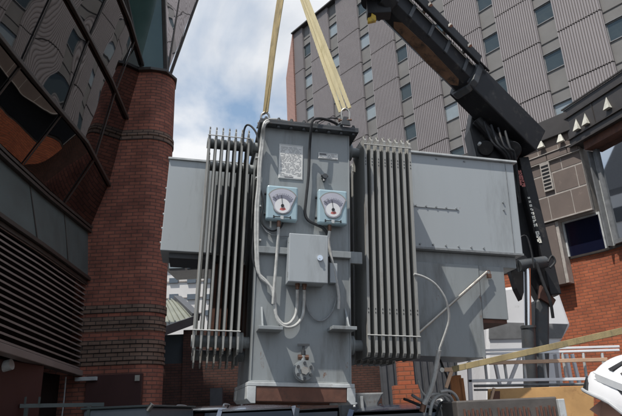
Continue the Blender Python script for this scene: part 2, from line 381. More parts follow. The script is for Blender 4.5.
for c in range(-4, 8):
    ux = -0.05 + c * PER
    if ux + WW > 28.6: continue
    wfac = min(1.0, (28.65 - ux) / PW)
    for r_i, z in enumerate(JZ):
        top = r_i == len(JZ) - 1
        src, key = (pmt, 't') if top else (pm, 'p')
        if first[key]: o = src; first[key] = False
        else: o = dup(src, tower)
        o.location = (ux, -0.10, z); o.scale.x = wfac
        zz = z + 1.55
        if first['w']: o = wm; first['w'] = False
        else: o = dup(wm, tower)
        o.location = (ux - WW, -0.28, zz)
        if random.random() < (0.7 if c > 3 else 0.15): 
            for ch in o.children:
                ch.data = ch.data.copy(); ch.data.materials[0] = TEALB
lb = MB()
for c in range(-4, 8):
    ux = -0.05 + c * PER
    for z in JZ + [ROOFZ - 1.2]:
        if z + 3.96 < ROOFZ and ux < 28.6:
            lb = MB().box((ux - WW, -0.29, z + 3.9), (ux, -0.26, z + 3.96)); lb.build('spandrel_joint', JOINT, tower)
            if z + 2.99 < ROOFZ: MB().box((ux - WW, -0.29, z + 2.955), (ux, -0.12, z + 3.0)).build('shade_lintel', FRAME, tower)  # projecting lintel added to throw shade over the window below

# ---------------- podium (right, near): stone wall, fascia, brick base
BF = wall_frame(PY(552, 180, 14), (-200, 433))
podium = thing('podium_building', 'brown stone and orange brick building with small cream triangular lights on its dark fascia', 'building', mw=BF.mat())
CO = BF.O + BF.e[0] * -0.84
CFr = wall_frame((CO.x, CO.y), (100, 422))
def c2b(u, v, z):      # wing-frame point into podium-frame coordinates
    w = CFr.O + CFr.e[0] * u + CFr.e[1] * v - BF.O
    return Vector((w.dot(BF.e[0]), w.dot(BF.e[1]), z))
UL = 6.5
# core mass
MB().box((UL, -0.12, 5.9), (-0.82, -8, 8.5)).build('upper_wall', MORT, podium)
MB().prism([tuple(c2b(-0.5, -0.45, 7.46)), tuple(c2b(-15, -0.45, 7.46)), tuple(c2b(-15, -6, 7.46)), tuple(c2b(-2, -6, 7.46))], (0, 0, 1.1)).build('upper_wall', MORT, podium)
MB().prism([tuple(c2b(-0.5, -1.4, 4.99)), tuple(c2b(-15, -1.4, 4.99)), tuple(c2b(-15, -1.5, 4.99)), tuple(c2b(-0.5, -1.5, 4.99))], (0, 0, 2.45)).build('inner_wall', DGREY, podium)
# stone slabs
MB().box((UL, -0.117, 5.95), (-0.838, -0.006, 8.115)).build('mortar_bed', MORT, podium)
sb = MB(); rows = [(5.95, 6.60), (6.62, 7.19), (7.21, 7.52), (7.545, 7.735), (7.76, 8.12)]
for i, (z0, z1) in enumerate(rows):
    off = (i % 2) * 0.23
    x = UL
    wd = 0.62 if i in (0, 1) else 0.56
    edges = [UL]
    k = UL - off - 0.1
    while k > -0.80: edges.append(k); k -= wd
    edges.append(-0.84)
    for a, b in zip(edges, edges[1:]):
        if a - b < 0.03: continue
        proud = 0.05 if i == 3 else 0.0
        if i == 1 or i == 2:   # vent opening is cut by leaving a recess slab
            pass
        sb.box((a - 0.009, -0.116, z0 + 0.009), (b + 0.009, 0.0 + proud, z1 - 0.009))
sb.build('stone_slabs', BROWNST, podium, bevel=0.006)
# sill bead lines
for z0_, z1_, pr_ in ((7.525, 7.545, .05), (7.735, 7.758, .07), (5.93, 5.965, .045)): MB().box((UL, 0.002, z0_), (-0.86, pr_, z1_)).build('string_course', MORT, podium)
# dark fascia over both faces
MB().box((UL, -0.2, 8.12), (-0.80, 0.10, 8.66)).build('fascia', BAND, podium, bevel=0.01)
wg = MB()
wg.hexa([c2b(0.14, -0.3, 7.66), c2b(-15, -0.3, 7.66), c2b(-15, 0.12, 7.66), c2b(0.14, 0.12, 7.66), c2b(0.14, -0.3, 8.72), c2b(-15, -0.3, 8.72), c2b(-15, 0.12, 8.72), c2b(0.14, 0.12, 8.72)])
wg.build('fascia', BAND, podium, bevel=0.01)
wg = MB()
for z in (7.66, 7.86, 8.45, 8.72):
    wg.hexa([c2b(0.16, 0.121, z), c2b(-15, 0.121, z), c2b(-15, 0.16, z), c2b(0.16, 0.16, z), c2b(0.16, 0.121, z + 0.035), c2b(-15, 0.121, z + 0.035), c2b(-15, 0.16, z + 0.035), c2b(0.16, 0.16, z + 0.035)])
for k in range(13):
    u = -0.75 - k * 1.1
    wg.hexa([c2b(u, 0.121, 7.9), c2b(u - .02, 0.121, 7.9), c2b(u - .02, 0.135, 7.9), c2b(u, 0.135, 7.9), c2b(u, 0.121, 8.44), c2b(u - .02, 0.121, 8.44), c2b(u - .02, 0.135, 8.44), c2b(u, 0.135, 8.44)])
wg.build('fascia_trim', MULL, podium)
wg = MB().hexa([c2b(-0.2, -0.5, 7.45), c2b(-15, -0.5, 7.45), c2b(-15, 0.04, 7.45), c2b(-0.2, 0.04, 7.45), c2b(-0.2, -0.5, 7.655), c2b(-15, -0.5, 7.655), c2b(-15, 0.04, 7.655), c2b(-0.2, 0.04, 7.655)])
wg.build('soffit', RUST, podium)
# triangular lights
def tri(P, ex, en, s=1.0):
    w, h, dpt = 0.088 * s, 0.33 * s, 0.10 * s
    ez = Vector((0, 0, 1))
    m = MB().add([P + ez * h * 0.5, P - ex * w - ez * h * 0.5, P + ex * w - ez * h * 0.5, P - ex * w - ez * h * 0.5 + en * dpt, P + ex * w - ez * h * 0.5 + en * dpt],
             [(0, 1, 3), (0, 4, 2), (0, 3, 4), (1, 2, 4, 3), (0, 2, 1)])
    return m.build('triangular_light', CREAM, podium)
ex, en = Vector((1, 0, 0)), Vector((0, 1, 0))
for k in range(6): tri(Vector((1.35 + k * 0.62 + (0.3 if k > 2 else 0), 0.055, 8.0)), ex, en)
for (x, y) in ((520.8, 153), (542, 143), (561.5, 137)):
    a, c = BF.at(x, y, 0.01); tri(Vector((a, 0.055, c)), ex, en)
exc = (c2b(1, 0, 0) - c2b(0, 0, 0)); enc = (c2b(0, 1, 0) - c2b(0, 0, 0))
for u in (-0.22, -0.52, -1.22, -2.3, -2.6, -3.3, -4.4, -4.7, -5.4, -6.5, -6.8, -7.5, -8.6, -8.9, -9.6):
    tri(c2b(u, 0.125, 8.14 if u > -1 else 8.2), exc, enc)
# vent
v0 = BF.at(541.5, 166); v1 = BF.at(553.5, 189)
vt = MB().box((v0[0], 0.0, v0[1] + .05), (v1[0], 0.06, v1[1])); 
MB().box((v0[0] + .03, 0.002, v1[1] - .03), (v1[0] - .03, 0.05, v0[1] + .06)).build('vent', MORT, podium, bevel=0.005)
vb = MB()
for k in range(7):
    z = v1[1] + 0.03 + k * (v0[1] - v1[1]) / 7.2; vb.box((v0[0] - 0.0, 0.051, z), (v1[0] + 0.0, 0.056, z + 0.055))
vb.build('vent_slots', BLACK, podium)
# lower part: brick wall, pier, recessed window, wing glazing
bw = MB(); bw.mi = 0
Z0 = 0.0
lw = [(UL, -0.30), (-0.62, -0.30)]
arcp = []
b0 = Vector((-0.62, -0.30)); cc = c2b(-0.75, -0.25, 0); ce = c2b(-15, -0.25, 0)
for i in range(9):
    t = i / 8; q0 = Vector((-0.62, -0.30)); q1 = Vector((-0.95, -0.30)); q2 = Vector((cc.x, cc.y))
    arcp.append(tuple((1 - t) ** 2 * q0 + 2 * t * (1 - t) * q1 + t * t * q2))
path = [(UL, -8), (UL, -0.30)] + arcp + [(ce.x, ce.y)]
bw.strip(path, 0, 4.93); bw.build('brick_wall', BRKO, podium)
MB().prism([(UL, -0.36, 4.935)] + [(p[0], p[1] + 0.06, 4.935) for p in arcp] + [(ce.x, ce.y, 4.935), (ce.x, ce.y - 4, 4.935), (UL, -4, 4.935)], (0, 0, 0.05)).build('sill', MULL, podium)
pl0 = BF.at(545, 240); pl1 = BF.at(562, 282)
MB().box((0.52, -0.30, 4.30), (0.16, -0.004, 5.90)).build('stone_pier', BROWNST, podium, bevel=0.01)
MB().box((0.158, -0.29, 4.32), (0.08, -0.03, 5.90)).build('pier_return', MORT, podium)
MB().box((UL, -0.9, 4.99), (-1.0, -0.95, 5.92)).build('inner_wall', DGREY, podium)
MB().box((0.07, -0.30, 4.99), (0.03, -0.22, 5.92)).box((-0.86, -0.30, 4.99), (-0.90, -0.22, 5.92)).box((0.031, -0.30, 5.86), (-0.859, -0.22, 5.92)).build('window', LGREY, podium)
MB().box((0.03, -0.29, 4.99), (-0.86, -0.27, 5.86)).build('window_pane', NAVY, podium)
wm2 = MB()
def wbox(u0, u1, v0, v1, z0, z1, m): m.hexa([c2b(u0, v0, z0), c2b(u1, v0, z0), c2b(u1, v1, z0), c2b(u0, v1, z0), c2b(u0, v0, z1), c2b(u1, v0, z1), c2b(u1, v1, z1), c2b(u0, v1, z1)])
wbox(-0.12, -0.16, -0.3, -0.10, 4.985, 7.45, wm2); wbox(-0.24, -0.33, -0.3, -0.18, 4.985, 7.45, wm2)
wbox(-0.3, -15, -0.3, -0.12, 4.985, 5.08, wm2); wbox(-3.2, -3.32, -0.3, -0.05, 5.081, 7.45, wm2)
wm2.build('curtain_frame', FRAME, podium)
wbox(-0.335, -15, -0.28, -0.24, 5.082, 7.449, (w3 := MB())); w3.build('curtain_glass', GLASSD, podium)
wbox(-0.162, -0.239, -0.28, -0.24, 4.986, 7.449, (w4 := MB())); w4.build('side_glass', LGREY, podium)

# ---------------- left brick and glass building
left = thing('bay_window_building', 'dark red brick building with a leaning mirror glass bay above bronze louvres', 'building', (-4.2, 10.8, 0))
inv = Vector((-4.2, 10.8, 0))
class LMB(MB):
    def build(s, *a, **k):
        s.v = [v - inv for v in s.v]; return MB.build(s, *a, **k)
# brick pier with rounded corner
pp = [(-5.2, 11.0), (-4.6, 11.0), (-3.50, 11.0)]
for i in range(13):
    t = i / 12 * math.pi / 2; pp.append((-3.46 + 0.46 * math.sin(t), 11.46 - 0.46 * math.cos(t)))
pp += [(-3.46 + 0.46 * math.cos(t_), 11.46 + 0.46 * math.sin(t_)) for t_ in [math.pi * k / 14 for k in range(1, 8)]] + [(-3.9, 11.95), (-4.6, 12.0)]
LMB().strip(pp, 0, 8.85).build('brick_pier', BRK, left, smooth=True)
# projecting dark courses (rusticated)
def ringstrip(m, off, z0, z1):
    q = []
    for i, p in enumerate(pp):
        a = Vector(pp[max(i - 1, 0)]); b = Vector(pp[min(i + 1, len(pp) - 1)]); t_ = (b - a).normalized(); nrm = Vector((t_.y, -t_.x))
        q.append(Vector(p) + nrm * off)
    k = len(m.v); n = len(q)
    for p, p0 in zip(q, pp):
        m.v += [Vector((p.x, p.y, z0)), Vector((p.x, p.y, z1)), Vector((p0[0], p0[1], z0)), Vector((p0[0], p0[1], z1))]
    ln = 0
    for i in range(n - 1):
        d = (q[i + 1] - q[i]).length; j = k + 4 * i
        m.uv[len(m.f)] = [(ln, z0), (ln + d, z0), (ln + d, z1), (ln, z1)]; m.f.append((j, j + 4, j + 5, j + 1)); m.m.append(0)
        m.uv[len(m.f)] = [(ln, z0), (ln, z0 + .02), (ln + d, z0 + .02), (ln + d, z0)]; m.f.append((j, j + 2, j + 6, j + 4)); m.m.append(0)
        m.uv[len(m.f)] = [(ln, z1), (ln + d, z1), (ln + d, z1 + .02), (ln, z1 + .02)]; m.f.append((j + 1, j + 5, j + 7, j + 3)); m.m.append(0)
        ln += d
for z0, z1 in ((7.19, 7.265), (7.30, 7.375), (3.525, 3.60), (3.61, 3.675), (3.18, 3.255), (3.30, 3.375), (2.93, 3.0), (2.78, 2.85), (2.63, 2.70), (2.555, 2.60)):
    rc = LMB(); ringstrip(rc, 0.022, z0, z1); rc.build('rusticated_band', BRK, left)
for z0 in (4.2, 4.43, 4.66, 4.89, 5.12, 5.35, 5.58, 5.81, 6.04, 6.27, 6.5, 6.73, 6.96, 7.6, 7.83, 8.06, 8.29, 8.52):
    pass
LMB().prism([(-4.2, 10.9, 8.851), (-3.4, 10.9, 8.851), (-3.08, 11.02, 8.851), (-2.94, 11.42, 8.851), (-3.06, 11.8, 8.851), (-3.4, 11.98, 8.851), (-4.2, 12.0, 8.851)], (0, 0, 0.07)).build('pier_cap', MULL, left, bevel=0.01)
# mass behind
LMB().box((-12, 4.5, 0), (-5.15, 12.6, 15.5)).build('inner_mass', BLACK, left)
# plan curve helpers for the curved front: x as a function of Y at several heights
def xf(Y, table):
    for (a, xa), (b, xb) in zip(table, table[1:]):
        if a <= Y <= b: return xa + (xb - xa) * (Y - a) / (b - a)
    return table[-1][1] if Y > table[-1][0] else table[0][1]
YS = [3.5 + i * 0.5 for i in range(16)]   # 3.5 .. 11
T_low = [(3.5, -3.2), (6.5, -3.62), (8.7, -4.02), (11, -4.42)]
T_lou = [(3.5, -3.9), (7.3, -4.18), (8.6, -4.25), (11, -4.45)]
T_top = [(3.5, -4.1), (7.5, -4.42), (9, -4.50), (11, -4.53)]
T_g0 = [(3.5, -4.1), (7.5, -4.30), (9, -4.38), (11, -4.46)]
T_g1 = [(3.5, -3.75), (7, -3.86), (9, -3.88), (11, -4.17)]
T_g2 = [(3.5, -3.45), (8, -3.64), (9.5, -3.73), (11, -3.90)]
T_g3 = [(3.5, -3.1), (8, -3.38), (9.5, -3.46), (11, -3.64)]
G4 = PY(121, -22, 11.0)
T_g4 = [(3.5, G4.x + .45), (8, G4.x + .25), (9.5, G4.x + .12), (11, G4.x)]
def sheet(m, ta, za, tb, zb, ys=YS, off=0.0, mi=None):
    k = len(m.v)
    for Y in ys: m.v += [Vector((xf(Y, ta) + off, Y, za)), Vector((xf(Y, tb) + off, Y, zb))]
    for i in range(len(ys) - 1): m.f.append((k + 2 * i, k + 2 * i + 2, k + 2 * i + 3, k + 2 * i + 1)); m.m.append(m.mi if mi is None else mi)
def rail(m, tt, z, w, h, off=0.0, ys=YS):
    for a, b in zip(ys, ys[1:]):
        p = (xf(a, tt) + off, a, z); q = (xf(b, tt) + off, b + 0.01, z); m.bar(p, q, w, h)
# louvres
for k in range(17):
    t = k / 16; z = 2.52 + t * 1.58
    tt = [(a, b + (c - b) * t) for (a, b), (_, c) in zip([(Y, xf(Y, T_low)) for Y in YS], [(Y, xf(Y, T_lou)) for Y in YS])]
    m = LMB()
    for a, b in zip(YS, YS[1:]):
        xa, xb = xf(a, tt), xf(b, tt)
        m.hexa([(xa - 0.10, a, z + 0.045), (xa, a, z - 0.015), (xb, b, z - 0.015), (xb - 0.10, b, z + 0.045),
                (xa - 0.10, a, z + 0.053), (xa + 0.0, a, z + 0.012), (xb + 0.0, b, z + 0.012), (xb - 0.10, b, z + 0.053)])
    m.build('louvre_slat', LOUV, left)
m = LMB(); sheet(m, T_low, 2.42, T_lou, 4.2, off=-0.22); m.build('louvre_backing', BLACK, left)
m = LMB(); rail(m, T_low, 2.43, 0.16, 0.10, off=-0.02); m.build('louvre_sill', LOUV, left, bevel=0.01)
# fascia
m = LMB(); sheet(m, T_lou, 4.22, T_top, 5.16, off=0.03); m.build('fascia_panel', FASCIA, left)
m = LMB()
for tt, z in ((T_top, 5.18), (T_top, 5.26)): rail(m, tt, z, 0.12, 0.05, off=0.05)
rail(m, T_lou, 4.20, 0.12, 0.06, off=0.03); rail(m, T_lou, 4.13, 0.10, 0.06, off=-0.02)
for Y in (7.0, 8.4, 9.8):
    m.bar((xf(Y, T_lou) + 0.035, Y, 4.24), (xf(Y, T_top) + 0.035, Y, 5.15), 0.02, 0.02, up=(0, 1, 0))
m.build('fascia_rail', MULL, left)
# mirror glass bay
rg = random.Random(11)
LV = ((T_g0, 5.29, -.1), (T_g1, 6.17, 0), (T_g2, 7.71, .2), (T_g3, 9.04, .4), (T_g4, G4.z, .7))
for (ta, za, da), (tb, zb, db) in zip(LV, LV[1:]):
    cuts = [3.5, 5.2, 6.65, 8.0, 9.7, 11.0]
    for i, (a, b) in enumerate(zip(cuts, cuts[1:])):
        a0_, b0_ = (a + da if i else a), (b + da if i < 4 else b); a1_, b1_ = (a + db if i else a), (b + db if i < 4 else b)
        j = [rg.uniform(-.006, .006) for _ in range(4)]; vs = []; NN = 4
        for k in range(NN + 1):
            t = k / NN; y0 = a0_ + (b0_ - a0_) * t; y1 = a1_ + (b1_ - a1_) * t
            vs += [(xf(y0, ta) + j[0] * (1 - t) + j[1] * t, y0, za), (xf(y1, tb) + j[2] * (1 - t) + j[3] * t, y1, zb)]
        LMB().add(vs, [(2 * k, 2 * k + 2, 2 * k + 3, 2 * k + 1) for k in range(NN)]).build('mirror_glass', LFGLASS, left, smooth=True)
m = None
for tt, z in ((T_g1, 6.17), (T_g2, 7.71), (T_g3, 9.04)):
    m = LMB(); rail(m, tt, z, 0.06, 0.07, off=0.03); m.build('transom', MULL, left, bevel=0.01)
for Y in (5.2, 6.65, 8.0, 9.7):
    m = LMB(); pts = [(xf(Y + dy, tt) + 0.02, Y + dy, z) for tt, z, dy in ((T_g0, 5.28, -0.1), (T_g1, 6.17, 0), (T_g2, 7.71, 0.2), (T_g3, 9.04, 0.4), (T_g4, G4.z, 0.7))]
    for p, q in zip(pts, pts[1:]): m.bar(p, q, 0.016, 0.02, up=(0, 1, 0))
    m.build('mullion', MULL, left)
# end facets above the pier
def facet(a, b, c, d, mt, name):
    LMB().add([a, b, c, d], [(0, 1, 2, 3)]).build(name, mt, left)
P0 = PY(139, 68, 11.0); P1 = PY(166, 74, 11.3); P2 = PY(170, 75, 13.5); 
Q0 = PY(121, -22, 11.0); Q1 = PY(163, -22, 11.2); Q2 = PY(182, -22, 12.2); Q3 = PY(205, -22, 13.6)
facet(P0, P1, Q1, Q0, TEALP, 'green_panel')
pm1 = PY(167, 74, 11.8)
facet(P1, pm1, Q2, Q1, SKYGL, 'end_glass'); facet(pm1, P2, Q3, Q2, SKYGL, 'end_glass')
for p, q, w in ((P0, Q0, 0.16), (P1, Q1, 0.09), (pm1, Q2, 0.05), (P2, Q3, 0.07)):
    LMB().bar(p, q, w, 0.08, up=(0, 1, 0)).build('corner_post', MULL, left, bevel=0.01)
LMB().prism([(-5.1, 4.4, 12.4), (-3.2, 4.4, 12.4), (-3.3, 9.5, 12.4), (-3.6, 10.8, 12.4), (-3.6, 12.5, 12.4), (-5.1, 12.6, 12.4)], (0, 0, 3.1)).build('upper_storey', MULL, left)
# street level
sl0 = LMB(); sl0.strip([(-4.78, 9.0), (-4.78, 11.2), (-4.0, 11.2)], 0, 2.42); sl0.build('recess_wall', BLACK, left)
LMB().strip([(-4.75, 11.05), (-4.40, 11.05)], 0.0, 2.3).build('buff_pier', BRKY, left)
LMB().box((-4.25, 10.90, 0.2), (-3.0 - 0.22, 10.985, 2.38)).build('maroon_panel', MAROON, left, bevel=0.01)
LMB().box((-4.6, 4.0, 0.0), (-3.98, 8.6, 2.38)).build('maroon_hoarding', MAROON, left, bevel=0.01)
p = PY(86, 379, 10.85); LMB().box(p - Vector((0.20, 0.03, 0.035)), p + Vector((0.20, 0.04, 0.035))).build('strip_light', LGREY, left, bevel=0.01)
p = PY(26, 367, 8.4); LMB().box(p - Vector((0.10, 0.10, 0.05)), p + Vector((0.10, 0.1, 0.05))).build('strip_light', LGREY, left, bevel=0.01)
p = PY(2, 367, 7.5); LMB().cyl(p, p + Vector((0.12, 0, 0.03)), 0.07).build('flood_light', LGREY, left)
p = PY(137, 378, 10.85); LMB().box(p - Vector((0.04, 0.0, 0.05)), p + Vector((0.04, 0.03, 0.05))).build('wall_notice', CREAM, left)
a = PY(66, 377, 10.8); LMB().tube([a, a + Vector((0, 0, -0.5)), a + Vector((-0.03, 0, -1.2))], 0.012, n=6).build('downpipe', LGREY, left)

# ---------------- background buildings
rb = thing('white_banded_block', 'white block with dark window bands, seen reflected in the large pane at the right edge', 'building', (-42, 28, 0))
MB().box((-6, -14, 0), (4, 14, 21)).build('wall', WHB, rb)
for k in range(6): MB().box((4.001, -14, 2.2 + k * 3.2), (4.08, 14, 3.7 + k * 3.2)).build('window_band', WINB, rb)
MB().prism([(-5, -3, 21.002), (3, -3, 21.002), (3, 5, 21.002), (-5, 5, 21.002)], (0, 0, 1.0)).add([(-5, -3, 22.01), (3, -3, 22.01), (3, 5, 22.01), (-5, 5, 22.01), (-1, 1, 31)], [(0, 1, 4), (1, 2, 4), (2, 3, 4), (3, 0, 4)]).build('spire_roof', DGREY, rb)
wb = thing('white_office_block', 'white rendered block with bands of dark windows seen far behind between brick pier and transformer', 'building', (-14, 62, 0))
def wbx(n, x0, y0, x1, y1, Y, th, mt, dz=0):
    p = PY(x0, y1, Y); q = PY(x1, y0, Y); o = Vector(wb.location)
    return MB().box(p - o, Vector((q.x, p.y + th, q.z)) - o).build(n, mt, wb)
wbx('wall', 120, 262, 300, 425, 62, 10, WHB)
wbx('roof_edge', 118, 256, 302, 261.5, 61.5, 10, DGREY)
for (y0, y1) in ((277, 283.5), (293, 300), (309, 316)):
    wbx('window_band', 121, y0, 299, y1, 61.9, 0.3, mat('band_grey_%d' % y0, (0.30, 0.27, 0.25), 0.6))
    for k in range(9):
        x = 133 + k * 18; wbx('window', x, y0 + 0.8, x + 9, y1 - 0.5, 61.8, 0.3, WINB)
gb = thing('glazed_link', 'glazed bridge with greenish panes crossing behind the left radiator', 'building', (-8, 40, 8))
def gbx(n, x0, y0, x1, y1, Y, th, mt):
    p = PY(x0, y1, Y); q = PY(x1, y0, Y); o = Vector(gb.location)
    return MB().box(p - o, Vector((q.x, p.y + th, q.z)) - o).build(n, mt, gb)
gbx('frame', 167, 257, 262, 271, 40, 3, MULL)
for k in range(5): gbx('pane', 169 + k * 18, 258.5, 184 + k * 18, 268.5, 39.9, 0.1, TEALB if k == 0 else WINB)
zr = thing('zinc_roofed_hall', 'low hall of dark brick, deepened to suggest shade, under a pale green standing seam roof, left of the transformer', 'building', (-3.5, 17, 0))
o_ = Vector((-3.5, 17, 0))
E0 = PY(148, 334, 15.6); E1 = PY(196, 317, 17.2); T0 = PY(150, 303, 18.6); T1 = PY(177, 299, 18.9)
MB().add([E0 - o_, E1 - o_, T1 - o_, T0 - o_], [(0, 1, 2, 3)]).build('roof', ZINC, zr)
sm = MB()
for k in range(10):
    t = k / 9; sm.bar(E0.lerp(E1, t) - o_ + Vector((0, 0, .03)), T0.lerp(T1, t) - o_ + Vector((0, 0, .03)), 0.03, 0.05)
sm.build('roof_seam', ZINC, zr)
MB().bar(E0 - o_ + Vector((0, -.03, -0.08)), E1 - o_ + Vector((0, -.03, -0.08)), 0.12, 0.24).bar(E1 - o_, T1 - o_, 0.25, 0.22).build('eaves', DGREY, zr)
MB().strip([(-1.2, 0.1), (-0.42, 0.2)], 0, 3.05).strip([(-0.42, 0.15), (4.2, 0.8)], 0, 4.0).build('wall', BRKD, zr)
MB().box((-1.2, 0.3, 3.05), (-0.43, 0.5, 3.9)).build('clerestory', WINB, zr)
bb = thing('shaded_brick_block', 'shaded dark red brick block standing behind the transformer', 'building', (-0.9, 20, 0))
ob = Vector((-0.9, 20, 0)); t0 = PY(243, 244, 20)
xR = PY(401, 300, 20).x
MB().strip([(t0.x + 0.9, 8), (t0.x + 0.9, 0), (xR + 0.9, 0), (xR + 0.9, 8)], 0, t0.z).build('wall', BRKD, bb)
MB().box((t0.x + 0.86, -0.04, t0.z), (xR + 0.94, 8, t0.z + 0.2)).build('coping', WHB, bb)
for k in range(4):
    x = PY(250 + k * 10, 350, 20).x + 0.9
MB().box((PY(210, 397, 16.6).x + .9, -3.4, 0), (PY(222, 397, 16.6).x + .9, -3.2, 2.3)).build('downpipe', DGREY, bb)
yb = thing('brick_gate_pier', 'narrow bright orange brick gate pier right of the radiator, beside the hoses', 'pier', PY(404, 380, 10.5))
pr = PY(404, 380, 10.5); yb.location = (pr.x, pr.y, 0)
gp = MB().box((-0.10, -0.1, 0), (0.17, 0.15, 2.52)).box((-0.2, -0.13, 0), (0.24, 0.2, 1.95)); gp.build('shaft', BRKO, yb)
yb.location.z = 0
ct = thing('grey_steel_hoarding', 'dark grey profiled steel hoarding between the radiator and the lorry', 'hoarding', (2.4, 14, 0))
cm = MB()
for k in range(15):
    x = -0.9 + k * 0.16; cm.box((x, 0, 0), (x + 0.09, 0.05, 3.6)); 
cm.box((-0.95, 0.051, 0), (1.5, 0.12, 3.65)); cm.build('sheet', DGREY, ct)
MB().box((-0.97, -0.03, 3.651), (1.52, 0.15, 3.75)).build('top_rail', LGREY, ct)

# ================================================================== TRANSFORMER
yaw = rad(12); eps = 0.055
e3 = Vector((eps, 0, 1)).normalized(); e1_ = Vector((math.cos(yaw), math.sin(yaw), 0)); e1_ = (e1_ - e3 * e1_.dot(e3)).normalized(); e2_ = e3.cross(e1_)
TF = Frame(PY(301, 384, 4.5), e1_, e2_, e3)
tr = thing('power_transformer', 'grey oil filled power transformer with two dial gauges hanging level from the slings', 'transformer', mw=TF.mat())
P = TF.pt
def quadbox(x0, y0, x1, y1, v, dep, b=None, mi=None):   # rectangle from pixel corners on plane v, extruded by dep
    a0, c0 = TF.at(x0, y0, v); a1, c1 = TF.at(x1, y1, v); b = b or MB()
    return b.box((a0, v, c0), (a1, v + dep, c1), mi)
aL, c_ = TF.at(256, 250); aR, _ = TF.at(350, 250); _, cT = TF.at(305, 131); _, cB = TF.at(301, 383)
CX = (aL + aR) / 2
tank = MB().box((aL, 0, cB), (aR, 1.25, cT)).build('tank', PAINT, tr, bevel=0.006)
MB().box((aL - 0.02, -0.03, cB - 0.03), (aR + 0.02, 1.3, cB + 0.0)).build('base_flange', LGREY, tr, bevel=0.004)
for a_ in (aL + 0.004, aR - 0.004): MB().tube([(a_, -0.002, cB + 0.01 + k * (cT - cB - 0.02) / 24 ) for k in range(25)], 0.006, n=6, smooth=1).build('weld_seam', PAINT, tr)
MB().tube([(aL + k * (aR - aL) / 20, -0.004, cB + 0.004) for k in range(21)], 0.007, n=6, smooth=1).build('weld_seam', PAINT, tr)
cov = MB().box((aL - 0.02, -0.075, cT), (aR + 0.07, 1.32, cT + 0.022)).box((aL - 0.02, -0.07, cT + 0.024), (aR + 0.07, 1.32, cT + 0.046)).build('cover', DARKP, tr, bevel=0.003)
for k in range(8):
    bt = MB(); a = aL + 0.03 + k * (aR - aL + 0.02) / 7.2
    bt.cyl((a, -0.045, cT - 0.022), (a, -0.045, cT + 0.075), 0.011, n=6); bt.cyl((a, -0.045, cT - 0.02), (a, -0.045, cT - 0.002), 0.017, n=6); bt.cyl((a, -0.045, cT + 0.047), (a, -0.045, cT + 0.062), 0.017, n=6)
    bt.build('cover_bolt', DARKP, cov)
# skid rails and rusty cross member
for a in (aL - 0.01, aR - 0.03):
    MB().prism([(a - 0.01, -0.03, cB - 0.031), (a + 0.055, -0.03, cB - 0.031), (a + 0.055, -0.03, cB - 0.15), (a + 0.02, -0.03, cB - 0.15), (a - 0.01, -0.03, cB - 0.12)], (0, 1.38, 0)).build('skid_rail', LGREY, tr, bevel=0.004)
MB().box((aL + 0.047, -0.025, cB - 0.135), (aR - 0.043, 0.55, cB - 0.032)).build('cross_member', RUST, tr, bevel=0.004)
MB().box((aL + 0.047, 0.551, cB - 0.15), (aR - 0.043, 1.2, cB - 0.032)).build('cross_member', RUST, tr)
# stiffener bar
_, cs = TF.at(300, 253.5)
for (x0, x1) in ((aL + 0.012, CX - 0.095), (CX + 0.18, aR - 0.004)):
    MB().box((x0, -0.05, cs - 0.025), (x1, -0.0005, cs + 0.028)).build('stiffener', PAINT, tr, bevel=0.003)
MB().box((aR + 0.001, 0.02, cs - 0.05), (aR + 0.11, 0.06, cs + 0.05)).build('side_lug', PAINT, tr, bevel=0.003)
# jacking brackets
for (x0, x1, gx, sgn) in ((257, 281, 261, 1), (329, 353, 348, -1)):
    a0, c0 = TF.at(x0, 328, -0.06); a1, _ = TF.at(x1, 328, -0.06); ag, _ = TF.at(gx, 320, -0.06)
    br = MB().box((a0, -0.18, c0 - 0.022), (a1, -0.0005, c0 + 0.004)).build('jacking_bracket', PAINT, tr, bevel=0.003)
    MB().prism([(ag, -0.001, c0 + 0.005), (ag, -0.13, c0 + 0.005), (ag, -0.10, c0 + 0.03), (ag, -0.001, c0 + 0.17)], (0.014 * sgn, 0, 0)).build('gusset', PAINT, br)
# nameplate and small label
def plate(x0, y0, x1, y1, rows, name, frac, head=None):
    a0, c0 = TF.at(x0, y0, -0.01); a1, c1 = TF.at(x1, y1, -0.01)
    p = MB().box((a0, -0.008, c0), (a1, -0.0005, c1)).build(name, PLATE, tr, bevel=0.002)
    t = MB(); w = a1 - a0; h = c0 - c1; random.seed(rows * 3)
    for k in range(rows):
        z = c0 - h * (0.07 + 0.88 * (k + 0.2) / rows); x = a0 + w * 0.07
        while x < a0 + w * 0.90:
            l = w * random.uniform(0.05, 0.20); l = min(l, a0 + w * 0.93 - x)
            if random.random() < frac: t.box((x, -0.0092, z), (x + l, -0.0082, z - h * 0.014 if rows > 6 else z - h * 0.10))
            x += l + w * 0.04
    t.build('printed_text', INKL, p)
    fr = MB(); fr.box((a0 + .006, -0.0092, c0 - .006), (a1 - .006, -0.0082, c0 - .009)); fr.box((a0 + .006, -0.0092, c1 + .009), (a1 - .006, -0.0082, c1 + .006)); fr.build('printed_border', INKL, p)
    if head:
        hb = MB(); hb.box((a0 + w * head[0], -0.0097, c0 - h * head[2]), (a0 + w * head[1], -0.0093, c0 - h * head[3])); hb.build('printed_heading', INK, p)
    for (x, z) in ((a0 + .008, c0 - .008), (a1 - .008, c0 - .008), (a0 + .008, c1 + .008), (a1 - .008, c1 + .008)): pass
plate(279.5, 143.5, 302.5, 180, 24, 'rating_plate', 0.8, (0.25, 0.6, 0.93, 0.96))
plate(318.5, 152, 338, 160, 4, 'warning_label', 0.7, (0.05, 0.4, 0.15, 0.42))
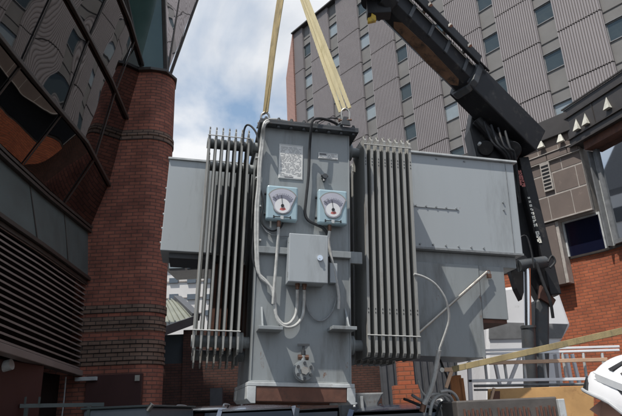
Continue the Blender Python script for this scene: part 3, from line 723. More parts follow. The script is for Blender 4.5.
# gauges
def gauge(x0, y0, x1, y1):
    a0, c0 = TF.at(x0, y0, -0.10); a1, c1 = TF.at(x1, y1, -0.10)
    w = a1 - a0; h = c0 - c1; cx = (a0 + a1) / 2; cz = (c0 + c1) / 2
    g = MB().box((a0, -0.10, c1), (a1, -0.03, c0)).build('dial_gauge', GBLUE, tr, bevel=0.014)
    MB().cyl((cx, -0.03, cz), (cx, 0.0, cz), 0.07).build('mount', DARKP, g)
    def fan(s, dy=0.0, n=14):    # window: wide arc on top, narrowing below
        pts = []
        for i in range(n + 1):
            t = math.pi * (0.86 - 0.72 * i / n); pts.append((cx + 0.445 * w * s * math.cos(t) / math.cos(math.pi * .14), cz + h * 0.06 + dy + 0.35 * h * s * math.sin(t)))
        for i in range(9):
            t = math.pi * (2.02 - 1.04 * i / 8) ; pts.append((cx + 0.29 * w * s * math.cos(t), cz - 0.12 * h + dy + 0.22 * h * s * math.sin(t)))
        return pts
    def poly(pts, y0_, y1_, nm, mt): 
        n = len(pts); MB().add([(x, y0_, z) for x, z in pts] + [(x, y1_, z) for x, z in pts], [tuple(range(n)), tuple(range(n, 2 * n))[::-1]] + [(i, (i + 1) % n, n + (i + 1) % n, n + i) for i in range(n)]).build(nm, mt, g)
    poly(fan(1.04), -0.106, -0.099, 'bezel', FIN); poly(fan(0.95), -0.1075, -0.1055, 'dial_face', DIALL)
    py = cz - 0.10 * h
    def arc(r0, r1, t0, t1, y, nm, mt, n=14):
        ps = [(cx + r1 * math.cos(t0 + (t1 - t0) * i / n), py + r1 * math.sin(t0 + (t1 - t0) * i / n)) for i in range(n + 1)] + [(cx + r0 * math.cos(t1 - (t1 - t0) * i / n), py + r0 * math.sin(t1 - (t1 - t0) * i / n)) for i in range(n + 1)]
        poly(ps, y - 0.001, y, nm, mt)
    arc(w * 0.25, w * 0.37, rad(32), rad(148), -0.1082, 'scale_arc', DIALG)
    arc(0.0005, w * 0.245, rad(0), rad(359.9), -0.1080, 'dial_disc', DIALW, 32)
    tk = MB()
    for i in range(13):
        t = rad(40 + 100 * i / 12); r0 = w * (0.385 if i % 3 else 0.37); r1 = w * 0.43
        tk.bar((cx + r0 * math.cos(t), -0.1085, py + r0 * math.sin(t)), (cx + r1 * math.cos(t), -0.1085, py + r1 * math.sin(t)), 0.001, 0.0018 if i % 3 else 0.003, up=(0, 1, 0))
    for t in (rad(118), rad(136)): tk.bar((cx + w * .27 * math.cos(t), -0.1095, py + w * .27 * math.sin(t)), (cx + w * .42 * math.cos(t), -0.1095, py + w * .42 * math.sin(t)), 0.001, 0.004, up=(0, 1, 0))
    tk.build('tick_marks', BLACK, g)
    arc(0.018, w * 0.16, rad(235), rad(318), -0.1084, 'red_sector', RED)
    nb = MB().bar((cx, -0.1125, py), (cx - 0.012, -0.1125, py + w * 0.36), 0.002, 0.0045, up=(0, 1, 0)); nb.cyl((cx, -0.116, py), (cx, -0.108, py), 0.013, n=14)
    nb.build('needle', BLACK, g)
    for sg in (-1, 1): MB().bar((cx + sg * w * .27, -0.108, c1 + h * .075), (cx + sg * w * .06, -0.108, c1 + h * .075), 0.006, 0.006).box((cx + sg * w * .28, -0.112, c1 + h * .04), (cx + sg * w * .25, -0.10, c1 + h * .11)).build('latch', BLACK, g)
    hb = MB().bar((cx - w * .27, -0.108, c1 + h * .075), (cx - w * .06, -0.108, c1 + h * .075), 0.006, 0.006).bar((cx + w * .06, -0.108, c1 + h * .075), (cx + w * .27, -0.108, c1 + h * .075), 0.006, 0.006)
    hb.box((cx - w * .28, -0.112, c1 + h * .04), (cx - w * .25, -0.10, c1 + h * .11)); hb.box((cx + w * .25, -0.112, c1 + h * .04), (cx + w * .28, -0.10, c1 + h * .11))
    MB().box((cx - w * .05, -0.1035, c1 + h * .02), (cx + w * .05, -0.1005, c1 + h * .12)).build('maker_badge', LGREY, g)
    MB().cyl((cx - 0.02, -0.065, c1), (cx - 0.02, -0.065, c1 - 0.05), 0.016, n=8).build('gland', COPPER, g)
    for zz in (0.3, -0.3): MB().cyl((a0 - 0.015, -0.04, cz + zz * h), (a0 + 0.01, -0.04, cz + zz * h), 0.012).build('hinge_pin', BLACK, g)
    return (cx - 0.02, c1 - 0.05)
g1 = gauge(267.5, 184.5, 297.5, 221); g2 = gauge(318.5, 188.5, 347.5, 225)
# small thermometer pocket
p = P(324.5, 177, -0.03); MB().cyl(p + Vector((0, 0.03, 0)), p + Vector((0, -0.03, 0)), 0.022, n=10).cyl(p, p + Vector((-0.01, -0.02, -0.05)), 0.012, n=8).cyl(p + Vector((-0.03, 0, 0.01)), p + Vector((0.03, 0, 0.01)), 0.012, n=8).build('thermometer_pocket', DARKP, tr)
# control box
a0, c0 = TF.at(290, 234, -0.17); a1, c1 = TF.at(327, 283, -0.17)
cb = MB().box((a0, -0.155, c1), (a1, -0.0005, c0)).build('control_box', PAINT2, tr, bevel=0.006)
MB().box((a0 - 0.006, -0.180, c1 - 0.006), (a1 + 0.006, -0.157, c0 + 0.006)).build('door', PAINT2, cb, bevel=0.006)
kx, kz = TF.at(320, 258, -0.19)
MB().cyl((kx, -0.18, kz), (kx, -0.196, kz), 0.022, n=24).cyl((kx, -0.196, kz), (kx, -0.205, kz), 0.010, n=12).build('lock', CHROME, cb, smooth=True)
for kz2 in (c0 - 0.05, c1 + 0.05): MB().cyl((a0 - 0.008, -0.165, kz2 - 0.02), (a0 - 0.008, -0.165, kz2 + 0.02), 0.006, n=8).build('hinge', PAINT, cb)
gls = []
for x in (297.5, 304.5):
    p = P(x, 289, -0.10); MB().cyl((p.x, -0.09, c1), (p.x, -0.09, c1 - 0.022), 0.019, n=6).cyl((p.x, -0.09, c1 - 0.022), (p.x, -0.09, c1 - 0.045), 0.014, n=12).build('gland', COPPER, cb); gls.append(Vector((p.x, -0.09, c1 - 0.045)))
# conduit box right of it
quadbox(330, 263, 337.5, 283, -0.06, 0.055).build('terminal_box', PAINT2, tr, bevel=0.003)
# cables and conduits
def cable(pts, r, mt, name='cable', v=-0.04, start=None, end=None, n=8):
    q = [P(x, y, vv[0] if vv else v) for x, y, *vv in pts]
    if start is not None: q = [start] + q
    if end is not None: q = q + [end]
    return MB().tube(q, r, n=n).build(name, mt, tr, smooth=True)
cable([(297, 303), (295.5, 315), (290, 323), (283, 324), (276.5, 316), (274, 303), (272.5, 291), (266, 281), (258, 272), (256, 255), (255.5, 230), (256, 205), (258, 185), (259, 160), (262, 138), (263, 128, -0.10), (266, 121, -0.09), (275, 119.5, 0.05), (288, 122, 0.2), (298, 128, 0.35)], 0.0115, CABLEL, start=gls[0])
cable([(304, 303), (302.5, 316), (296, 325), (286, 327), (277.5, 320), (275, 304), (274, 292), (267, 283), (260, 276), (258, 258), (257.8, 230), (258.2, 205), (259.5, 190), (260.5, 165), (263.5, 140), (264, 127, -0.10), (268, 122, -0.08), (276, 121.5, 0.1), (290, 125, 0.3)], 0.0115, CABLEL, start=gls[1])
cable([(305.5, 300), (309, 312), (316, 320), (324, 320), (332, 312), (336, 300), (337, 292), (338, 284)], 0.008, CABLE, v=-0.03)
MB().tube([Vector((g1[0], -0.065, g1[1])), Vector((g1[0], -0.05, g1[1] - 0.12)), P(274, 290, -0.05), P(273, 304, -0.05)], 0.012, n=8).build('conduit', CABLEL, tr, smooth=True)
MB().tube([Vector((g2[0], -0.065, g2[1])), Vector((g2[0], -0.05, g2[1] - 0.12)), P(338, 290, -0.05), P(338.5, 309, -0.04)], 0.012, n=8).build('conduit', CABLEL, tr, smooth=True)
cable([(337, 124, 0.05), (328, 120, -0.02), (318, 118.5, -0.09), (312.5, 121, -0.12), (311, 130, -0.11), (309.5, 150), (308.5, 175), (306, 200), (305, 213), (308, 220), (315, 224), (323, 228), (327, 234), (328.5, 246), (330.5, 262)], 0.0125, CABLED)
cable([(257, 180), (261, 192), (263, 205), (261, 218), (264, 226), (272, 231), (280, 228), (283, 223)], 0.0075, CABLED, v=-0.035)
cable([(262, 225), (268, 233), (278, 236), (290, 236)], 0.0055, CABLE, v=-0.03)
cable([(243, 145, 0.05), (244, 131, 0.05), (247, 125, 0.02), (252, 127, 0), (257, 135, -0.02), (259, 150, -0.03), (259, 175, -0.03), (257, 200, -0.03), (254, 230, -0.02), (253, 260, -0.02), (262, 278, -0.02)], 0.0085, CABLED)
cable([(275, 120, 0.0), (290, 122, 0.0), (303, 126, 0.0), (314, 124, 0.05), (325, 128, 0.05)], 0.007, CABLED)
cable([(305, 135, 0.15), (318, 122, 0.2), (332, 118, 0.3), (345, 121, 0.4)], 0.007, CABLED)
for y in (158, 178, 206, 240): 
    q = P(258.5, y, -0.035); MB().box(q - Vector((0.025, 0.012, 0.006)), q + Vector((0.02, 0.03, 0.006))).build('cable_clip', CABLEL, tr)
# fitting on cover
p = P(336, 127, 0.05); MB().cyl((p.x, 0.05, cT + 0.046), (p.x, 0.05, cT + 0.09), 0.018, n=8).cyl((p.x - .01, 0.05, cT + 0.075), (p.x + .04, 0.05, cT + 0.08), 0.015, n=10).build('cover_fitting', STEEL, tr)
# drain valve
p = P(303.5, 371, -0.07)
vb_ = MB().cyl((p.x, -0.0005, p.z), (p.x, -0.05, p.z), 0.045, n=24).cyl((p.x, -0.052, p.z), (p.x, -0.085, p.z), 0.078, n=28).cyl((p.x, -0.087, p.z), (p.x, -0.11, p.z), 0.070, n=28)
vb_.cyl((p.x, -0.05, p.z), (p.x, -0.05, p.z + 0.115), 0.026, 0.020, n=16)
vv = vb_.build('drain_valve', PAINT, tr, smooth=True)
for k in range(6):
    t = math.pi / 6 + k * math.pi / 3; bm_ = MB(); bm_.cyl((p.x + 0.055 * math.cos(t), -0.11, p.z + 0.055 * math.sin(t)), (p.x + 0.055 * math.cos(t), -0.122, p.z + 0.055 * math.sin(t)), 0.012, n=6); bm_.build('flange_bolt', DARKP, vv)
MB().cyl((p.x, -0.111, p.z), (p.x, -0.135, p.z), 0.030, n=6).build('plug', STEEL, vv)
MB().cyl((p.x, -0.05, p.z + 0.116), (p.x, -0.05, p.z + 0.19), 0.009, n=8).bar((p.x - 0.045, -0.05, p.z + 0.19), (p.x + 0.045, -0.05, p.z + 0.193), 0.025, 0.016).cyl((p.x, -0.05, p.z + .12), (p.x, -0.05, p.z + .15), 0.018, n=8).build('handwheel', DARKP, vv)
MB().cyl((p.x - .04, -0.05, p.z + .1), (p.x + .04, -.05, p.z + .1), 0.02, n=8).build('gland_nut', COPPER, vv)
# lifting lugs and shackles
for (x, y, nm) in ((346, 140, 'r'), (262, 128, 'l')):
    p = P(x, y, 0.12 if nm == 'l' else -0.09)
    yy = 0.12 if nm == 'l' else -0.10
    MB().prism([(p.x - 0.05, yy, cT + 0.047), (p.x + 0.04, yy, cT + 0.047), (p.x + 0.025, yy, cT + 0.13), (p.x - 0.025, yy, cT + 0.13)], (0, 0.018, 0)).build('lifting_lug', DARKP, tr, bevel=0.003)
# radiators
def radiator(ax0, n, sp, v, dep, ct, cb_, side, mt, tie=True):
    rd = thing('radiator', '', 'x') if False else None
    ah = ax0 if side < 0 else ax0
    a_tank = aL if side < 0 else aR
    far = ax0 + (n - 1) * sp
    lo, hi = min(ax0, a_tank), max(far, a_tank)
    zt, zb = ct - 0.10, cb_ + 0.10
    vm = v + dep * 0.5
    R0 = None
    for z in (zt, zb):
        root = MB()
        if side < 0: root.cyl((ax0 - 0.02, vm, z), (a_tank - 0.001, vm, z), 0.045, n=20)
        else: root.cyl((a_tank + 0.001, vm, z), (far + 0.02, vm, z), 0.045, n=20)
        s_ = -1 if side < 0 else 1
        root.cyl((a_tank + s_ * 0.05, vm, z), (a_tank + s_ * 0.068, vm, z), 0.078, n=24); root.cyl((a_tank + s_ * 0.07, vm, z), (a_tank + s_ * 0.088, vm, z), 0.078, n=24)
        hd_ = root.build('radiator' if R0 is None else 'header_pipe', PAINT, tr if R0 is None else R0, smooth=True)
        if R0 is None: R0 = hd_
    for i in range(n):
        a = ax0 + i * sp; f = MB(); th = 0.0045; ew = 0.007 if side < 0 else 0.011
        # fluted pressed plate with rolled edges, pointed top and bottom corner
        ns = 6; pts = []
        for k in range(ns * 4 + 1):
            t = k / (ns * 4); y = v + 0.012 + (dep - 0.024) * t; b_ = 0.005 * (1 - math.cos(2 * math.pi * ns * t)) / 2 * 2
            pts.append((y, th * 0.6 + b_))
        zs = [(cb_, 0.0), (cb_ + 0.05, 0.2), (cb_ + 0.10, 1.0), (ct - 0.10, 1.0), (ct - 0.05, 0.2), (ct, 0.0)]
        for sgn in (-1, 1):
            k0 = len(f.v)
            for z, s_ in zs:
                for y, x in pts: f.v.append(Vector((a + sgn * (th * 0.6 + (x - th * 0.6) * s_), y, z)))
            m_ = len(pts)
            for r_ in range(len(zs) - 1):
                for k in range(m_ - 1):
                    q = (k0 + r_ * m_ + k, k0 + r_ * m_ + k + 1, k0 + (r_ + 1) * m_ + k + 1, k0 + (r_ + 1) * m_ + k)
                    f.f.append(q); f.m.append(0)
        f.prism([(a - ew, v, cb_ + 0.03), (a - ew, v, ct - 0.055), (a - ew, v + 0.045, ct + 0.0), (a - ew, v + 0.055, ct - 0.01), (a - ew, v + 0.014, ct - 0.06), (a - ew, v + 0.014, cb_ + 0.035), (a - ew, v + 0.04, cb_), (a - ew, v + 0.03, cb_ - 0.004)], (2 * ew, 0, 0))
        f.box((a - 0.006, v + dep - 0.012, cb_), (a + 0.006, v + dep, ct)); f.box((a - 0.004, v + 0.04, cb_ - 0.004), (a + 0.004, v + dep - 0.01, cb_ + 0.004)); f.box((a - 0.004, v + 0.04, ct - 0.008), (a + 0.004, v + dep - 0.01, ct))
        fo = f.build('radiator_fin', mt, R0)
    if tie:
        for z in (ct - 0.10, cb_ + 0.165):
            MB().cyl((ax0 - 0.015, v - 0.006, z), (far + 0.015, v - 0.006, z), 0.005, n=8).build('tie_rod', CABLEL, R0)
        if side > 0:
            hb = MB()
            for i in range(n):
                a = ax0 + i * sp
                for z in (ct - 0.24, ct - 0.27, ct - 0.30, cb_ + 0.34, cb_ + 0.37): hb.box((a - 0.0035, v - 0.002, z), (a + 0.0035, v - 0.0002, z + 0.012))
            hb.build('weld_slots', BLACK, R0)
    return R0
vR = 0.06
al0, cl0 = TF.at(201.5, 240, vR); al1, _ = TF.at(243.5, 240, vR); _, ct = TF.at(225, 126, vR); _, cbm = TF.at(218, 353, vR)
spL = (al1 - al0) / 6
radiator(al0, 7, spL, vR, 0.33, ct, cbm, -1, FIN)
_, cbm2 = TF.at(218, 367, vR + 0.48); _, ct2 = TF.at(225, 152, vR + 0.48)
radiator(al0 + 0.01, 7, spL, vR + 0.48, 0.26, ct2, cbm2, -1, FIN)
ar0, _ = TF.at(374, 240, vR); ar1, _ = TF.at(414, 240, vR); _, ctR = TF.at(392, 137, vR); _, cbR = TF.at(395, 357, vR)
radiator(ar0 - (ar1 - ar0) / 6, 8, (ar1 - ar0) / 6, vR, 0.40, ctR, cbR, 1, FIN)
radiator(ar0, 7, (ar1 - ar0) / 6, vR + 0.62, 0.40, ctR, cbR, 1, FIN)
# right cable box (upper) and lower cabinet
VB = 0.52
_, bT = TF.at(462, 158.5, VB); _, bB = TF.at(465, 252, VB); xr, _ = TF.at(518, 208, VB)
xl = ar1 + 0.06
ub = MB().box((xl, VB, bB), (xr, VB + 0.7, bT)).build('cable_box', PAINT2, tr, bevel=0.008)
MB().box((xl - 0.02, VB - 0.03, bT), (xr + 0.03, VB + 0.73, bT + 0.022)).build('lid', LGREY, ub, bevel=0.004)
MB().box((xl + 0.01, VB + 0.06, bB - 0.115), (xr - 0.05, VB + 0.6, bB - 0.002)).build('neck', PAINT, ub, bevel=0.004)
MB().box((xl, VB - 0.012, bB + 0.001), (xr, VB - 0.001, bB + 0.02)).box((xl, VB - 0.006, bB + 0.42), (xl + 0.60, VB - 0.001, bB + 0.424)).box((xr - 0.095, VB - 0.004, bB + .01), (xr - 0.089, VB - 0.0005, bT - .01)).build('seam', CABLE, ub)
for k in range(6): MB().cyl((xl + 0.05 + k * 0.105, VB - 0.012, bB + 0.435), (xl + 0.05 + k * 0.105, VB, bB + 0.435), 0.009, n=8).build('screw', PAINT, ub)
for k in range(7): MB().cyl((xl + 0.05 + k * 0.13, VB - 0.012, bB + 0.05), (xl + 0.05 + k * 0.13, VB, bB + 0.05), 0.009, n=8).build('screw', PAINT, ub)
for z in (0.46, 0.54): MB().cyl((xr - 0.16, VB - 0.012, bB + z), (xr - 0.16, VB, bB + z), 0.009, n=8).build('screw', PAINT, ub)
for k in range(3): MB().cyl((xl + 0.1 + k * 0.3, VB - 0.012, bT - 0.03), (xl + 0.1 + k * 0.3, VB, bT - 0.03), 0.009, n=8).build('screw', PAINT, ub)
_, lb_ = TF.at(450, 357, VB + 0.03); lx1, _ = TF.at(484, 330, VB + 0.03); lx2, _ = TF.at(507, 300, VB + 0.03); _, lb2 = TF.at(495, 319, VB + 0.03)
lc = MB().box((xl - 0.03, VB + 0.03, lb_), (lx1, VB + 0.6, bB - 0.117)).build('lower_cabinet', PAINT, tr, bevel=0.005)
MB().box((lx1 + 0.003, VB + 0.035, lb2), (lx2, VB + 0.55, bB - 0.117)).build('end_panel', PAINT, lc, bevel=0.004)
MB().box((lx1 + 0.01, VB + 0.05, lb2 - 0.035), (lx2 - 0.01, VB + 0.5, lb2 - 0.001)).build('rusty_edge', RUST, lc)
p = P(489, 275, VB + 0.01); MB().box(p - Vector((0.02, 0.01, 0.03)), p + Vector((0.02, 0.012, 0.01))).tube([p + Vector((-0.013, 0, 0.005)), p + Vector((-0.013, 0, 0.035)), p + Vector((0, 0, 0.045)), p + Vector((0.013, 0, 0.035)), p + Vector((0.013, 0, 0.005))], 0.004, n=6).build('padlock', COPPER, lc)
MB().cyl(P(414, 337, VB - 0.05), P(487, 272, VB - 0.01), 0.013, n=12).build('brace_rod', TIMB if False else STEEL, lc)
MB().tube([P(484, 357, VB + .02), P(484, 361, VB + .02)], 0.01, n=6).build('drain_stub', STEEL, lc)
# left cable box
VL = 0.86
_, lT = TF.at(190, 161, VL); _, lB = TF.at(190, 252, VL); lx0, _ = TF.at(164.5, 208, VL)
lbx = MB().box((lx0, VL, lB), (aL - 0.02, VL + 0.5, lT)).build('cable_box', PAINT2, tr, bevel=0.006)
MB().box((lx0 - 0.01, VL - 0.02, lT), (aL - 0.02, VL + 0.52, lT + 0.018)).build('lid', LGREY, lbx)
MB().box((lx0 + 0.08, VL + 0.06, lB - 0.05), (aL - 0.02, VL + 0.45, lB - 0.002)).build('neck', DARKP, lbx)
for z in (0.08, 0.22, 0.36, 0.50, 0.62): MB().cyl((lx0 - 0.012, VL + 0.03, lB + z), (lx0, VL + 0.03, lB + z), 0.01, n=6).build('edge_bolt', LGREY, lbx)
# rear header box closing the dark gap between tank and radiators
MB().box((aL - 0.30, 1.0, cB + 0.25), (aL - 0.002, 1.2, lB - 0.06)).build('rear_duct', RUST, tr)

def T2W(v): return TF.mat() @ Vector(v)
# shackles + slings
def shackle(pc, label, scale=1.0):
    s = thing('bow_shackle', label, 'shackle', pc, group='bow shackles on the lifting lugs')
    MB().tube([(-0.03, 0, 0), (-0.036, 0, 0.05), (-0.03, 0, 0.09), (0, 0, 0.112), (0.03, 0, 0.09), (0.036, 0, 0.05), (0.03, 0, 0)], 0.009, n=10).build('bow', STEEL, s, smooth=True)
    MB().cyl((-0.06, 0, 0), (0.05, 0, 0), 0.009, n=10).cyl((-0.066, 0, 0), (-0.052, 0, 0), 0.016, n=6).build('pin', COPPER, s)
    return s
lugR = T2W(P(346, 140, -0.09)); lugL = T2W(P(265, 126, 0.13))
lugR = T2W((P(346, 140, -0.09).x, -0.09, cT + 0.10)); lugL = T2W((P(265, 128, 0.13).x, 0.13, cT + 0.10))
shackle(lugR, 'rusty bow shackle at the bright right hand sling, beside the cover fitting'); shackle(lugL, 'bow shackle under the darker left hand sling')
apex = PY(288, -38, 4.7)
def web(name, p, q, w0, w1, mt, label, strands=2, ww=0.05):
    o = Vector(p); s = thing(name, label, 'sling', o, group='lifting slings')
    d = (Vector(q) - o).normalized(); sd = d.cross(Vector((0, 1, 0))).normalized(); nn = sd.cross(d)
    for k in range(strands):
        m = MB(); off = (k - (strands - 1) / 2)
        N = 24; vs = []; fs = []
        for i in range(N + 1):
            t = i / N; c = d * ((Vector(q) - o).length * t) + sd * (off * (w0 + (w1 - w0) * t)) + nn * (0.012 * k)
            tw = 0.25 * math.sin(t * 5 + k * 2) + (0.9 if mt is WEBD else 0.15); a = (sd * math.cos(tw) + nn * math.sin(tw)) * (ww / 2 * (0.8 + .2 * min(1, t * 6))); b = (nn * math.cos(tw) - sd * math.sin(tw)) * 0.004
            vs += [c - a - b, c - a * .33 - b * 1.6, c + a * .33 - b * 1.6, c + a - b, c + a + b, c - a + b]
        for i in range(N):
            for j in range(6): fs.append((i * 6 + j, i * 6 + (j + 1) % 6, (i + 1) * 6 + (j + 1) % 6, (i + 1) * 6 + j))
        fs += [(5, 4, 3, 2, 1, 0), tuple(N * 6 + j for j in range(6))]
        m.add(vs, fs); m.build('strand', mt, s, smooth=False)
    return s
web('lifting_sling', lugR + Vector((0, 0, 0.105)), apex + Vector((0.03, 0, 0)), 0.042, 0.012, WEB, 'pale yellow webbing sling slanting down to the right shackle, in several strands', 3, 0.040)
web('lifting_sling', lugL + Vector((0, 0, 0.105)), apex + Vector((-0.03, 0.02, 0)), 0.02, 0.02, WEBD, 'darker twisted olive yellow webbing sling hanging near vertical over the left end', 2, 0.075)
hk = thing('crane_hook', 'steel crane hook above the slings', 'hook', apex)
MB().tube([(0, 0, 0.35), (0, 0, 0.18), (0.0, 0, 0.12), (0.07, 0, 0.06), (0.07, 0, -0.02), (0, 0, -0.07), (-0.07, 0, -0.02), (-0.08, 0, 0.04)], 0.022, n=12).build('hook_bend', CRYEL, hk, smooth=True)

# ================================================================== LOADER CRANE
cr_ = thing('loader_crane', 'black knuckle boom loader crane with worn brown underside reaching over from the lorry', 'crane', (2.9, 7.3, 0))
oc = Vector((2.9, 7.3, 0))
class CMB(MB):
    def build(s, *a, **k):
        s.v = [v - oc for v in s.v]; return MB.build(s, *a, **k)
def beam(pA, pB, w, h, name, mt, bev=0.01, chamfer=0.0, under=None, par=None):
    pA, pB = Vector(pA), Vector(pB); d = (pB - pA).normalized(); sd = d.cross(Vector((0, 0, 1))).normalized(); up = sd.cross(d)
    m = CMB(); c = chamfer
    prof = [(-w / 2 + c, -h / 2), (w / 2 - c, -h / 2), (w / 2, -h / 2 + c), (w / 2, h / 2), (-w / 2, h / 2), (-w / 2, -h / 2 + c)] if c else [(-w / 2, -h / 2), (w / 2, -h / 2), (w / 2, h / 2), (-w / 2, h / 2)]
    m.prism([pA + sd * x + up * y for x, y in prof], pB - pA)
    ob_ = m.build(name, mt, par or cr_, bevel=bev)
    return d, sd, up, ob_
elbow = PY(527, 143, 7.2)       # lower elbow end of the outer boom
coll = PY(466, 82, 6.75)        # collar
head = PY(386, 2, 6.0)
tipp = apex + Vector((0.0, 0.0, 0.62))
d, sd, up, o1 = beam(PY(531, 146, 7.24), PY(464, 79, 6.75), 0.36, 0.44, 'inner_boom', CRBLK, 0.015)
d2, sd2, up2, o2 = beam(coll, head, 0.32, 0.35, 'outer_boom', CRBLK, 0.012, chamfer=0.08)
# collar
beam(coll - d2 * 0.05, coll + d2 * 0.05, 0.42, 0.48, 'collar', DARKP, 0.01, chamfer=0.10)
beam(head - d2 * 0.08, head + d2 * 0.10, 0.42, 0.46, 'collar', CRBLK, 0.01, chamfer=0.10)
beam(head, tipp, 0.20, 0.22, 'extension', CRBLK, 0.01)
Lb = (head - coll).length
# worn slide strip on the underside
m = CMB(); Lb = (head - coll).length
for (t0, t1, x0, x1) in ((0.06, 0.86, -0.075, 0.07),):
    q = []
    for t in (t0, t0 + .06, (t0 + t1) / 2, t1 - .05, t1): q.append((t, x0)); 
    a = [coll + d2 * (Lb * t) + sd2 * x + up2 * -0.179 for t, x in ((t0, 0.0), (t0 + .05, x1), (0.4, x1 + .02), (0.6, x1), (t1 - .04, x1 * .9), (t1, 0.0), (t1 - .05, x0), (0.5, x0 - .02), (t0 + .05, x0))]
    m.prism(a, up2 * 0.004)
m.build('worn_patch', CRBRN, o2)
# side faces: hydraulic pipes along the boom
m = CMB()
for k, (xo, zo) in enumerate(((-0.17, 0.25), (-0.23, 0.20), (-0.10, 0.24))):
    m.cyl(coll + sd2 * xo + up2 * zo - d2 * 0.10 * (1 + k * .3), head + sd2 * xo + up2 * zo, 0.028 if k == 0 else 0.014, n=12)
m.build('hydraulic_pipe', CRBLK, cr_, smooth=True)
beam(coll + sd2 * -0.22 + up2 * 0.23 + d2 * 0.06, head + sd2 * -0.22 + up2 * 0.23, 0.05, 0.16, 'hose_guard', CRBLK, 0.01)
for t_ in (0.12, 0.35, 0.55, 0.78): beam(coll + sd2 * -0.168 + up2 * 0.02 + d2 * Lb * t_, coll + sd2 * -0.168 + up2 * 0.02 + d2 * (Lb * t_ + .05), 0.02, 0.26, 'wear_strap', DARKP, 0.004)
m = CMB()
for t in (0.2, 0.45, 0.7, 0.95): 
    c = coll + d2 * (Lb * t); m.bar(c + sd2 * -0.12 + up2 * 0.16, c + sd2 * -0.27 + up2 * 0.27, 0.05, 0.03)
m.build('pipe_clamp', STEEL, cr_)
m = CMB().cyl(coll + sd2 * -0.17 + up2 * 0.13 + d2 * .1, head + sd2 * -0.17 + up2 * 0.13, 0.008, n=6); m.build('edge_line', STEEL, cr_)
# head machinery with the yellow bracket
hp = PY(374, 5, 5.9)
m = CMB(); m.cyl(PY(368, 2, 5.9), PY(380, -4, 6.1), 0.10, n=20); m.box(PY(372, 12, 5.9) - Vector((0.06, 0.05, 0.05)), PY(388, 2, 5.9) + Vector((0.02, 0.1, 0.02)))
m.cyl(PY(372, -8, 5.9), PY(392, 8, 5.95), 0.05, n=12); m.build('head_pulley', CRBLK, cr_, bevel=0.008)
p = PY(370.5, 19, 5.85)
m = CMB(); m.prism([p + Vector((-0.035, 0, -0.04)), p + Vector((0.07, 0, -0.02)), p + Vector((0.07, 0, 0.05)), p + Vector((0.02, 0, 0.09)), p + Vector((0.01, 0, 0.04)), p + Vector((-0.035, 0, 0.02))], (0, 0.05, 0)); m.build('yellow_bracket', CRYEL, cr_, bevel=0.006)
# elbow machinery: dark link plates and cylinder under the inner boom
m = CMB()
m.prism([PY(*q, 7.05) for q in ((474, 104), (500, 118), (522, 150), (516, 163), (478, 160), (470, 128))], (0, 0.35, 0)); m.build('link_plate', CRBLK, cr_, bevel=0.02)
m = CMB(); m.cyl(PY(477, 120, 6.98), PY(512, 158, 7.0), 0.075, n=16); m.cyl(PY(486, 148, 6.98), PY(486, 148, 7.5), 0.10, n=20); m.cyl(PY(512, 150, 6.95), PY(512, 150, 7.5), 0.12, n=20)
m.build('knuckle_cylinder', CRBLK, cr_, bevel=0.01)
for k in range(4):
    m = CMB(); m.tube([PY(484 + 7 * k, 122 + 3 * k, 6.85), PY(492 + 6 * k, 142 + 2 * k, 6.80), PY(506 + 3 * k, 156, 6.85), PY(517 + k, 185 + 6 * k, 7.1)], 0.016, n=8); m.build('knuckle_hose', CABLED if k % 2 else CRBLK, cr_, smooth=True)
p = PY(480, 143, 6.9); CMB().cyl(p, p + Vector((0, 0.05, 0)), 0.02, n=10).build('grease_nipple', LGREY, cr_)
p = PY(495, 98, 6.9); 
# main arm down with decals
armT = PY(521, 160, 7.3); armB = PY(553, 296, 7.3)
d3, sd3, up3, o3 = beam(armT, armB, 0.22, 0.14, 'main_arm', CRBLK, 0.012)
_b = CMB(); _b.prism([PY(*q, 7.42) for q in ((505, 160), (524, 160), (552, 290), (540, 300), (520, 262))], (0, 0.2, 0)); _b.build('arm_web', CRBLK, cr_, bevel=0.01)
def onarm(x, y, Y=7.18): return PY(x, y, Y)
m = CMB()
glyph = ["111101111", "101111101", "111100111", "110101011", "101010101", "111110100", "111101011"]
def glyphs(m, p0, p1, n, size, gap_at=(), pat=glyph):
    a = onarm(*p0); b = onarm(*p1); dd = (b - a).normalized(); cr3 = Vector((dd.z, 0, -dd.x)).normalized() * -1
    L = (b - a).length; step = L / n
    for k in range(n):
        if k in gap_at: continue
        c = a + dd * (step * (k + .5)); s_ = size * (1 + 0.9 * k / n)
        gl_ = pat[(k * 3 + 1) % len(pat)]
        for i in range(9):
            if gl_[i] == '1':
                x = (i % 3 - 1) * s_ / 3.2; y = (i // 3 - 1) * s_ / 3.2
                q = c + cr3 * x + dd * y
                m.prism([q - cr3 * s_ / 6 - dd * s_ / 6, q + cr3 * s_ / 6 - dd * s_ / 6, q + cr3 * s_ / 6 + dd * s_ / 6, q - cr3 * s_ / 6 + dd * s_ / 6], (0, 0.006, 0))
glyphs(m, (528.5, 196), (540, 243), 12, 0.029, (8,)); m.build('white_lettering', DECAL, o3)
m = CMB(); glyphs(m, (519.5, 170), (523, 186), 5, 0.04); m.build('red_lettering', RED, o3)
p = PY(519.5, 155, 7.05)
